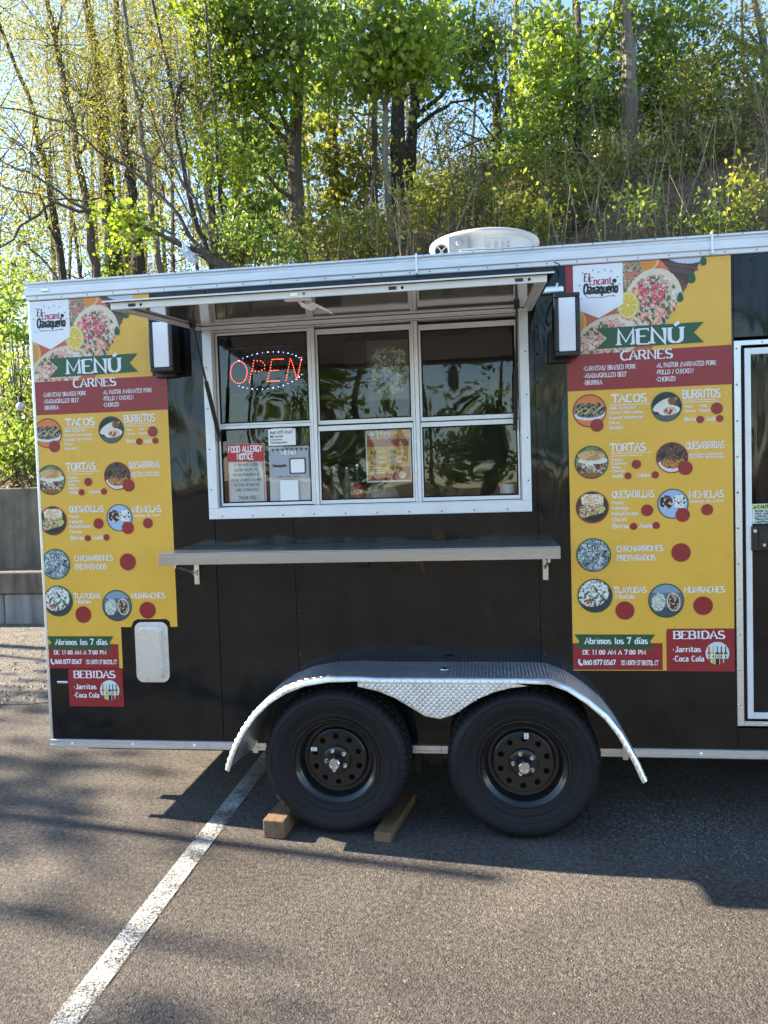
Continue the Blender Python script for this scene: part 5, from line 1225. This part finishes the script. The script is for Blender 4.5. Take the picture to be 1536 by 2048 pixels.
t = tree('dark knobbly tree second from the right in the left group, rough with burls', 11.5, [(280, 560), (268, 420), (250, 290), (240, 130), (232, 0)], 25, 'bark_dark'); cl(t, 320, 110, 100, 100, 1300, .05, 'bud', 'leaf_y'); cl(t, 270, 330, 60, 80, 500, .05, 'oval', 'leaf_y', .7)
for py in (300, 345, 480, 190): 
    c, r_ = t.on(wp(262, py, 11.5)[2]); t.trunk.tube([c+np.array([-.02, -.05, -.12]), c+np.array([.03, -.08, 0]), c+np.array([0, -.04, .12])], r_*.9, 7, r_*.5)
t = tree('pale smooth tree between the dark knobbly one and the bag in the branches', 9.5, [(322, 550), (302, 420), (280, 240), (262, 100), (246, -10)], 14, 'bark_pale'); cl(t, 330, 260, 80, 90, 600, .05, 'bud', 'leaf_y', .3)
t = tree('tall tree rising beside the left edge of the green canopy', 11, [(440, 545), (424, 430), (404, 240), (384, 80), (372, -20)], 20, 'bark'); cl(t, 400, 30, 60, 60, 500, .10, 'maple', 'leaf', -.3)
t = tree('thin curved tree sweeping from the trailer roof up to the left', 9, [(425, 545), (388, 430), (360, 300), (345, 190), (318, 60)], 12, 'bark_dark'); cl(t, 360, 170, 70, 90, 500, .05, 'bud', 'leaf_y')
t = tree('very thin straight tree right of the plastic bag', 10, [(452, 545), (440, 400), (430, 230), (420, 120)], 10, 'bark_dark'); cl(t, 440, 330, 70, 90, 800, .09, 'maple', 'leaf', -.2)
# low sweeping limbs
t = tree('leaning tree whose long bare limbs sweep down across the left trunks', 8.5, [(468, 560), (440, 525), (405, 505)], 24, 'bark', top=.1, tip=.8)
for pts, r_, dy in (([(440, 528), (360, 490), (270, 448), (175, 420), (90, 365), (0, 320)], .060, 0), ([(405, 505), (330, 400), (250, 330), (130, 245), (0, 215)], .050, .2), ([(430, 515), (392, 400), (330, 300), (285, 190)], .045, .1), ([(175, 420), (110, 405), (60, 440), (0, 495)], .042, 0), ([(360, 490), (300, 430), (200, 395), (110, 400), (0, 372)], .028, .3), ([(468, 545), (430, 490), (400, 460), (330, 340), (230, 275)], .03, .5)):
    q = [wp(x, y, 8.5+dy) for x, y in pts]; t.limb(q, r_*.75, .014, 7, .03)
    for i in range(9):
        a = q[rng.integers(1, len(q))]; b = a+np.array([rng.normal()*.4, rng.normal()*.3, .5+.8*rng.random()]); t.tw.tube(wob([a, b], .06, 3), .012, 4, .004, caps=False)
cl(t, 60, 300, 120, 80, 500, .05, 'bud', 'leaf_y', 0, attach=False); cl(t, 250, 440, 80, 50, 500, .09, 'maple', 'leaf', -.2, attach=False, twigs=8)
LOWT = t
# centre canopy
t = tree('thick maple at the left of the centre canopy, trunk showing above the serving window', 12, [(606, 530), (594, 420), (590, 260), (598, 120), (606, 0)], 35, 'bark')
for px, py, rx, ry, n in ((470, 60, 90, 80, 1700), (560, 50, 110, 90, 2000), (440, 170, 70, 60, 900), (530, 170, 80, 70, 1300), (480, 300, 70, 70, 900), (560, 300, 70, 80, 900), (500, 430, 60, 70, 900), (470, 505, 60, 35, 600), (545, 400, 50, 70, 600)): cl(t, px, py, rx, ry, n, .115, dY=.7 if px > 530 and py > 60 else -.8)
t = tree('thin maple behind the thick one, half lost in pale leaves', 14, [(676, 500), (672, 380), (672, 230), (664, 90)], 12, 'bark_dark')
for px, py, rx, ry, n in ((650, 60, 90, 80, 1700), (640, 180, 80, 70, 1100), (650, 300, 80, 70, 900), (690, 400, 70, 80, 900), (640, 470, 70, 50, 700)): cl(t, px, py, rx, ry, n, .12, m='leaf' if py < 200 else 'leaf_o', dY=-.2)
t = tree('slender pale tree rising just left of the roof fan', 11, [(786, 520), (776, 400), (770, 260), (772, 150)], 15, 'bark_pale')
for px, py, rx, ry, n in ((760, 50, 110, 80, 2300), (720, 140, 90, 60, 1200), (830, 110, 90, 70, 1400)): cl(t, px, py, rx, ry, n, .115, dY=-.2)
t = tree('slim tree with one side branch, left of the pair of twin trunks', 13, [(748, 400), (746, 300), (750, 190)], 17, 'bark'); t.limb([wp(750, 232, 13), wp(715, 226, 13), wp(690, 232, 13)], .03, .01); cl(t, 740, 330, 60, 70, 500, .10, m='leaf_o', dY=.6)
t = tree('broad dark trunk, left one of the twin trunks in the gap of sky', 14, [(798, 380), (795, 290), (797, 190), (802, 60)], 36, 'bark_dark'); cl(t, 900, 60, 90, 80, 1400, .12); cl(t, 870, 150, 70, 40, 500, .11)
t = tree('broad dark trunk, right one of the twin trunks in the gap of sky', 14.4, [(818, 380), (822, 290), (828, 190), (834, 60)], 27, 'bark_dark'); cl(t, 960, 110, 60, 70, 900, .12); cl(t, 955, 185, 30, 20, 160, .11); t.limb([wp(826, 210, 14.4), wp(835, 203, 14.4), wp(862, 196, 14.2)], .04, .01)
# right
t = tree('many-stemmed pale tree fanning out against the sky right of the twin trunks', 15, [(1002, 330), (1000, 270), (996, 200)], 14, 'bark', top=1)
for x0, y0, x1, y1 in ((1000, 300, 930, 60), (1000, 290, 900, 180), (998, 270, 960, 40), (998, 260, 1010, 20), (1000, 310, 880, 240), (1000, 250, 1050, 60), (1002, 280, 860, 300), (990, 330, 905, 270)): t.limb([wp(x0, y0, 15), wp((x0+x1)/2+8, (y0+y1)/2, 15), wp(x1, y1, 15)], .035, .008, 5)
for px, py, rx, ry, n in ((1010, 70, 80, 80, 1500), (950, 60, 60, 60, 700), (1000, 180, 60, 70, 800)): cl(t, px, py, rx, ry, n, .06, 'oval', 'leaf_y', attach=False)
cl(t, 1040, 230, 60, 60, 700, .10, 'maple', 'leaf', -.5, attach=False); cl(t, 990, 335, 60, 25, 300, .08, 'oval', 'leaf_o', -1, attach=False)
t = tree('dark straight tree with a long branch reaching up left, right of the roof fan', 12, [(1168, 330), (1160, 240), (1158, 120), (1152, 0)], 20, 'bark_dark')
t.limb([wp(1157, 95, 12), wp(1110, 60, 12), wp(1060, 10, 12)], .05, .02); t.limb([wp(1160, 150, 12), wp(1200, 80, 12), wp(1230, 0, 12)], .04, .015); t.limb([wp(1160, 165, 12), wp(1180, 158, 11.8), wp(1215, 155, 11.6)], .035, .01)
for px, py, rx, ry, n in ((1100, 140, 80, 70, 1300), (1110, 230, 80, 60, 1000), (1200, 60, 60, 60, 700), (1090, 60, 60, 50, 500), (1060, 300, 70, 50, 700), (1195, 200, 50, 60, 500)): cl(t, px, py, rx, ry, n, .11, dY=.8 if px > 1150 else -.3)
t = tree('thick grey furrowed trunk rising above the right menu poster', 12.5, [(1262, 380), (1256, 260), (1258, 120), (1248, 0)], 36, 'bark_pale')
for px, py, rx, ry, n in ((1320, 40, 90, 60, 1500), (1330, 150, 80, 70, 1200), (1230, 190, 60, 60, 500), (1310, 220, 60, 50, 600)): cl(t, px, py, rx, ry, n, .11, dY=.9)
t = tree('tree at the upper right corner with golden leaves below its trunk', 14, [(1535, 200), (1526, 80), (1508, -10)], 18, 'bark_pale')
for px, py, rx, ry, n in ((1420, 120, 90, 70, 1700), (1500, 150, 80, 80, 1600), (1400, 220, 90, 60, 1400), (1500, 260, 80, 50, 1100), (1480, 40, 80, 50, 500), (1390, 40, 60, 40, 500)): cl(t, px, py, rx, ry, n, .095, 'oval', 'leaf_o', -.2)
for t in TREES: t.done()

# saplings and shrubs on the bank
def shrub(Y, px, py, rx, ry, n, m, label, size=.085, stems=9, kind='oval'):
    c = wp(px, py, Y); base = np.array([c[0], Y, GZ(c[0], Y)-.05]); r = rad(rx, ry, Y, .5)
    t = thing('shrub', tuple(base), label, 'shrub', 'leafy saplings and shrubs on the bank')
    C, K = blob(c, r, n); st = MB()
    for i in range(min(stems, len(K))): st.tube(wob([base+rng.normal(size=3)*np.array([.25, .15, 0]), (base+K[i])/2+rng.normal(size=3)*.1, K[i]], .04, 2), .016, 5, .004, caps=False)
    st.build('stem', M['stem'] if i % 2 else M['bark'], t); leaves('foliage', C, size, kind, M[m], t)
SH_ = [(6.6, 30, 650, 50, 90, 900, 'leaf', 'sunlit green shrub at the left picture edge above the concrete wall'),
 (7.6, 20, 560, 50, 60, 500, 'leaf', 'thin green sapling above the shrub at the left picture edge'),
 (6.0, 30, 900, 60, 70, 1100, 'leaf', 'low yellow-green shrub hanging over the top of the concrete wall'),
 (6.6, 40, 790, 60, 70, 700, 'leaf', 'dark shaded shrub midway between the concrete wall and the sunlit shrub'),
 (8.5, 480, 470, 60, 55, 700, 'leaf', 'bright green sapling behind the left end of the raised flap'),
 (9.0, 555, 500, 60, 40, 600, 'leaf', 'bright sapling at the foot of the thick maple'),
 (10, 650, 470, 70, 60, 1100, 'leaf_o', 'olive sapling right of the thick maple foot'),
 (9.5, 730, 470, 60, 60, 1000, 'leaf_o', 'olive sapling left of the slender pale tree foot'),
 (9.5, 850, 400, 70, 60, 1300, 'leaf_o', 'dense olive shrub directly behind and above the roof fan'),
 (10.5, 960, 400, 70, 50, 900, 'leaf_o', 'olive shrub right of the roof fan top'),
 (9.0, 1050, 440, 70, 50, 900, 'leaf_o', 'low olive shrub beside the right rim of the roof fan'),
 (11, 1060, 360, 80, 60, 1200, 'leaf_o', 'olive shrub halfway up the bank below the dark straight tree'),
 (10.5, 1150, 400, 70, 60, 900, 'leaf_o', 'thin olive shrub left of the thick grey trunk foot'),
 (11, 1200, 330, 70, 60, 900, 'leaf_o', 'yellow-green shrub in front of the thick grey trunk'),
 (11.5, 1320, 330, 70, 50, 500, 'leaf_o', 'sparse shrub in front of the pale house on the crest'),
 (12, 1440, 290, 90, 50, 900, 'leaf_o', 'yellowish shrub on the crest at the right'),
 (9.0, 1270, 410, 40, 30, 300, 'leaf', 'small bright green seedling on the bare part of the bank'),
 (8.5, 1490, 400, 60, 60, 500, 'leaf_o', 'dark leafy shrub at the right picture edge above the trailer roof'),
 (8.5, 1430, 440, 50, 40, 350, 'leaf', 'small green shrub low on the bank above the trailer door'),
 (12, 1380, 180, 90, 70, 900, 'leaf_o', 'tall golden sapling in front of the upper right tree')]
for a in SH_: shrub(*a)

# undergrowth, dead stems, litter: nobody could count these
def scatter(n, x0, x1, y0, y1, h, keep=None):
    x = rng.uniform(x0, x1, n); y = rng.uniform(y0, y1, n); z = np.array([terrain(a, b) for a, b in zip(x, y)])
    cx = np.sin(x*2.1+y*1.3)+np.sin(x*.9-y*2.2)+rng.normal(size=n)*.7; k = (cx > -.4) & ~((h > .3) & (y > 11) & (x > -3.6) & (x < 1.2))
    return np.stack([x, y, z+h*rng.random(n)**1.5], 1)[k]
tag(leaves('undergrowth', scatter(52000, -14, 3.2, 5.7, 15, 1.0), .06, 'oval', M['leaf_o'], stuff='stuff'), 'low olive green undergrowth covering the wooded bank', 'undergrowth')
tag(leaves('undergrowth', scatter(22000, 3.0, 13, 5.7, 15, .7), .055, 'oval', M['leaf_o'], stuff='stuff'), 'thin green undergrowth on the bare right part of the bank', 'undergrowth')
tag(leaves('undergrowth', scatter(16000, -9, 13, 7, 15, 2.0), .075, 'oval', M['leaf'], stuff='stuff'), 'fresh green young leaves standing above the olive undergrowth on the bank', 'undergrowth')
tag(leaves('leaf_litter', scatter(60000, -13, 13, 5.6, 15, .28), .085, 'oval', M['leaf_d'], stuff='stuff', droop=0), 'brown dead leaves lying on the slope of the bank', 'leaf litter')
mb = MB()
for i in range(1150):
    x = rng.uniform(-6, 12) if i % 3 else rng.uniform(-13, 0); y = rng.uniform(5.8, 13.5); z = terrain(x, y); h = (.5+1.5*rng.random())*(.45 if -3.6 < x < 1.2 and y > 10.5 else 1)
    a = np.array([x, y, z-.05]); b = a+np.array([rng.normal()*.22*h, rng.normal()*.15, h]); m_ = (a+b)/2+rng.normal(size=3)*.06
    mb.tube([a, m_, b], .009+.010*rng.random(), 4, .004, caps=False)
    for k in range(2):
        if rng.random() < .7: q = a+(b-a)*rng.uniform(.4, .9); mb.tube([q, q+np.array([rng.normal()*.25, rng.normal()*.2, .15+.3*rng.random()])], .004, 3, .002, caps=False)
tag(mb.build('dead_stems', M['stem']), 'thin pale dead stems and canes standing all over the bank', 'dead stems', None, 'stuff')
# woods further off beyond the crest: leaf masses and bare stems
mb = MB(); Cs = []
for i in range(46):
    x = -30+i*1.35+rng.normal()*.5; y = rng.uniform(22, 34); z = crest(x); h = rng.uniform(9, 15)
    mb.tube(wob([(x, y, z-1), (x+rng.normal()*.5, y, z+h)], .1, 4), .13+.08*rng.random(), 6, .03, caps=False)
    if -4.6 < x < 1.4: continue
    for k in range(7): Cs.append(blob((x+rng.normal()*1.2, y+rng.normal(), z+h*rng.uniform(.15, 1)), (1.3, 1.3, 1.2), 190)[0])
tag(mb.build('far_woods', M['bark'], kind='stuff'), 'bare trunks of the woods beyond the crest', 'woods')
tag(leaves('far_woods', np.concatenate(Cs), .15, 'oval', M['leaf_y'], stuff='stuff'), 'pale spring foliage of the woods beyond the crest', 'woods')
# woods on the other side of the lot: what the glossy sheets and panes mirror
mb = MB(); Cs = []
for i in range(30):
    x = -34+i*2.4+rng.normal()*.6; y = -27+rng.normal()*2; h = rng.uniform(7, 12)
    mb.tube(wob([(x, y, -.1), (x+rng.normal()*.5, y, h)], .1, 4), .18, 6, .04, caps=False)
    for k in range(8): Cs.append(blob((x+rng.normal()*1.0, y+rng.normal(), h*rng.uniform(.12, 1)), (1.6, 1.5, 1.3), 130)[0])
tag(mb.build('far_woods', M['bark_dark'], kind='stuff'), 'dark trunks across the lot mirrored in the glossy trailer side', 'woods')
tag(leaves('far_woods', np.concatenate(Cs), .30, 'oval', M['leaf'], stuff='stuff'), 'green foliage across the lot mirrored in the glossy trailer side', 'woods')

mb = MB(); Cs = []
for i in range(34):
    x = -17+i*.62+rng.normal()*.4; y = rng.uniform(15, 21); z = crest(x); h = rng.uniform(9, 17)
    if x > -4.2: h *= .25
    P_ = wob([(x, y, z-1), (x+rng.normal()*.6, y, z+h)], .12, 4); mb.tube(P_, .05+.06*rng.random(), 5, .015, caps=False)
    for k in range(9):
        q = P_[rng.integers(1, len(P_))]; mb.tube(wob([q, q+np.array([rng.normal()*1.2, rng.normal()*.8, rng.uniform(.3, 1.6)])], .08, 3), .022, 4, .006, caps=False)
    for k in range(7): Cs.append(blob((x+rng.normal()*.8, y+rng.normal()*.8, z+h*rng.uniform(.05, 1)), (1.15, 1.0, 1.05), 900)[0])
tag(mb.build('thicket', M['bark'], kind='stuff'), 'tangle of thin bare trunks and branches behind the left trees', 'thicket')
tag(leaves('thicket', np.concatenate(Cs), .080, 'oval', M['leaf_y'], stuff='stuff'), 'pale yellow-green young leaves filling the gaps between the left trunks', 'thicket')

# house and guard rail on the crest
hx, hy = 5.6, 19.0; hz = crest(hx)
hs = thing('house', (hx, hy, hz), 'pale yellow house half hidden by leaves on top of the bank at the right', 'house')
M['siding'] = mat('cream_siding', (.55, .50, .36), .8, 0, .06, 3); M['shingle'] = mat('grey_shingles', (.16, .17, .18), .9, 0, .25, 12)
for i in range(16): MB().box(hx-2.2, hx+2.2, hy-.012+.004*(i % 2), hy+.02, hz-1.0+i*.25, hz-1.0+i*.25+.245).build('siding_board', M['siding'], hs)
MB().box(hx-2.18, hx+2.18, hy+.021, hy+5, hz-1.0, hz+3.0).build('wall', M['siding'], hs)
MB().add([(hx-2.5, hy-.4, hz+2.9), (hx+2.5, hy-.4, hz+2.9), (hx+2.5, hy+2.6, hz+4.6), (hx-2.5, hy+2.6, hz+4.6), (hx-2.5, hy-.4, hz+3.05), (hx+2.5, hy-.4, hz+3.05), (hx+2.5, hy+2.6, hz+4.75), (hx-2.5, hy+2.6, hz+4.75)], [(0, 3, 2, 1), (4, 5, 6, 7), (0, 1, 5, 4), (1, 2, 6, 5), (2, 3, 7, 6), (3, 0, 4, 7)]).build('roof', M['shingle'], hs)
for x in (hx-1.4, hx+.6):
    wi = MB(); wi.box(x-.05, x+.85, hy-.05, hy-.013, hz+.6, hz+1.9); wf = wi.build('window', M['frame'], hs); MB().box(x, x+.8, hy-.06, hy-.051, hz+.65, hz+1.85).build('pane', M['hole'], wf)
g0, g1 = wp(880, 372, 14.2), wp(1020, 322, 14.2)
rl = thing('rail_barrier', tuple(g0), 'weathered grey barrier along the crest of the bank behind the shrubs', 'barrier')
for i in range(3):
    a = g0+(g1-g0)*i/2*1.0; MB().box(a[0]-.05, a[0]+.05, 14.25, 14.35, a[2]-1.2, a[2]+.1).build('post', M['bark_pale'], rl)
q = MB(); q.tube([g0, g1], .11, 8); q.build('rail', M['bark_pale'], rl)

# plastic bag caught in the branches
bp = wp(365, 505, 8.3); mb = MB(); n = 16
for i in range(9):
    for j in range(n):
        t_ = 2*math.pi*j/n; r = [.01, .035, .07, .10, .12, .13, .125, .13, .14][i]*(1+.35*math.sin(j*2.3+i)+.2*math.sin(j*1.1+2*i)); mb.v.append((bp[0]+.6*r*math.cos(t_)+.02*i, bp[1]+.4*r*math.sin(t_), bp[2]+.17-i*.042+.02*math.sin(j*2.9)))
mb.f = [(i*n+j, i*n+(j+1) % n, (i+1)*n+(j+1) % n, (i+1)*n+j) for i in range(8) for j in range(n)]
mb.tube([bp+np.array([0, 0, .17]), bp+np.array([.02, 0, .26])], .012, 5); mb.tube([bp+np.array([.1, 0, .0]), bp+np.array([.3, .05, -.05])], .02, 5, .003)
m_, nt_, p_ = _new('thin_plastic'); p_.inputs['Base Color'].default_value = (.62, .68, .74, 1); p_.inputs['Roughness'].default_value = .3; p_.inputs['Transmission Weight'].default_value = .45
tag(mb.build('plastic_bag', m_, smooth=True), 'torn whitish plastic bag caught on the branches above the trailer roof', 'bag')

# string light wire leaving the trailer corner, and its bulb
p0 = np.array([XL-.005, .05, 2.24]); 
sw = thing('string_light', tuple(p0), 'thin black wire with a hanging clear bulb running left from the trailer corner', 'string light')
a = wp(60, 742, .1); b = wp(40, 792, .6); c = wp(0, 842, 1.0)
mb = MB(); mb.tube([a, a*.6+b*.4+np.array([0, 0, -.01]), b, b*.5+c*.5+np.array([0, 0, -.02]), c, c+(c-b)*3+np.array([-.5, 0, .6]), np.array([-8.0, 1.25, 3.6])], .004, 5); mb.build('wire', M['rope'], sw, smooth=True)
mb = MB(); mb.lathe([(b[2]-.005, .011), (b[2]-.035, .012), (b[2]-.036, 0)], (b[0], b[1], 0), 'z', 12); mb.build('bulb_socket', M['rope'], sw)
mb = MB(); mb.lathe([(b[2]-.036, .010), (b[2]-.050, .021), (b[2]-.066, .026), (b[2]-.083, .019), (b[2]-.090, 0)], (b[0], b[1], 0), 'z', 16); mb.build('bulb', M['glassbulb'], sw, smooth=True)
pl = thing('light_pole', (-8.0, .82, 0), 'slim pole left of the lot that throws the long thin shadow over the asphalt', 'pole')
MB().tube([(-8.0, .82, 0), (-8.0, .82, 4.45)], .035, 10).build('pole', M['chassis'], pl, smooth=True)
MB().tube([(-8.0, .82, 3.6), (-8.0, 1.25, 3.6)], .01, 6).build('cross_arm', M['chassis'], pl)

# trees left of the lot whose crowns dapple the asphalt
for bx, by, h, cr in ((-15.5, 1.4, 8.2, [(-15.0, 1.3, 6.2), (-15.8, 2.3, 7.2), (-14.6, 3.2, 5.6), (-16, .2, 7.8)]), (-13.0, 5.0, 8.5, [(-13, 4.6, 6.5), (-12.2, 4.0, 5.4), (-13.5, 5.5, 7.6)])):
    t = thing('tree', (bx, by, 0), 'leafy tree left of the lot near the trailer, its crown dappling the asphalt' if bx < -14 else 'leafy tree left of the lot at the end of the concrete wall', 'tree', 'trees left of the lot')
    tk = MB(); tk.tube(wob([(bx, by, -.1), (bx+.1, by, h*.5), (bx, by, h)], .05, 3), .13, 8, .03, caps=False)
    Cs = []
    for c in cr:
        C, K = blob(c, (1.0, .75, .8), 420); Cs.append(C); tk.tube(wob([(bx, by, c[2]-1.4), c], .06, 3), .05, 6, .015, caps=False)
    tk.build('trunk', M['bark'], t, smooth=True); leaves('crown', np.concatenate(Cs), .12, 'maple', M['leaf'], t)
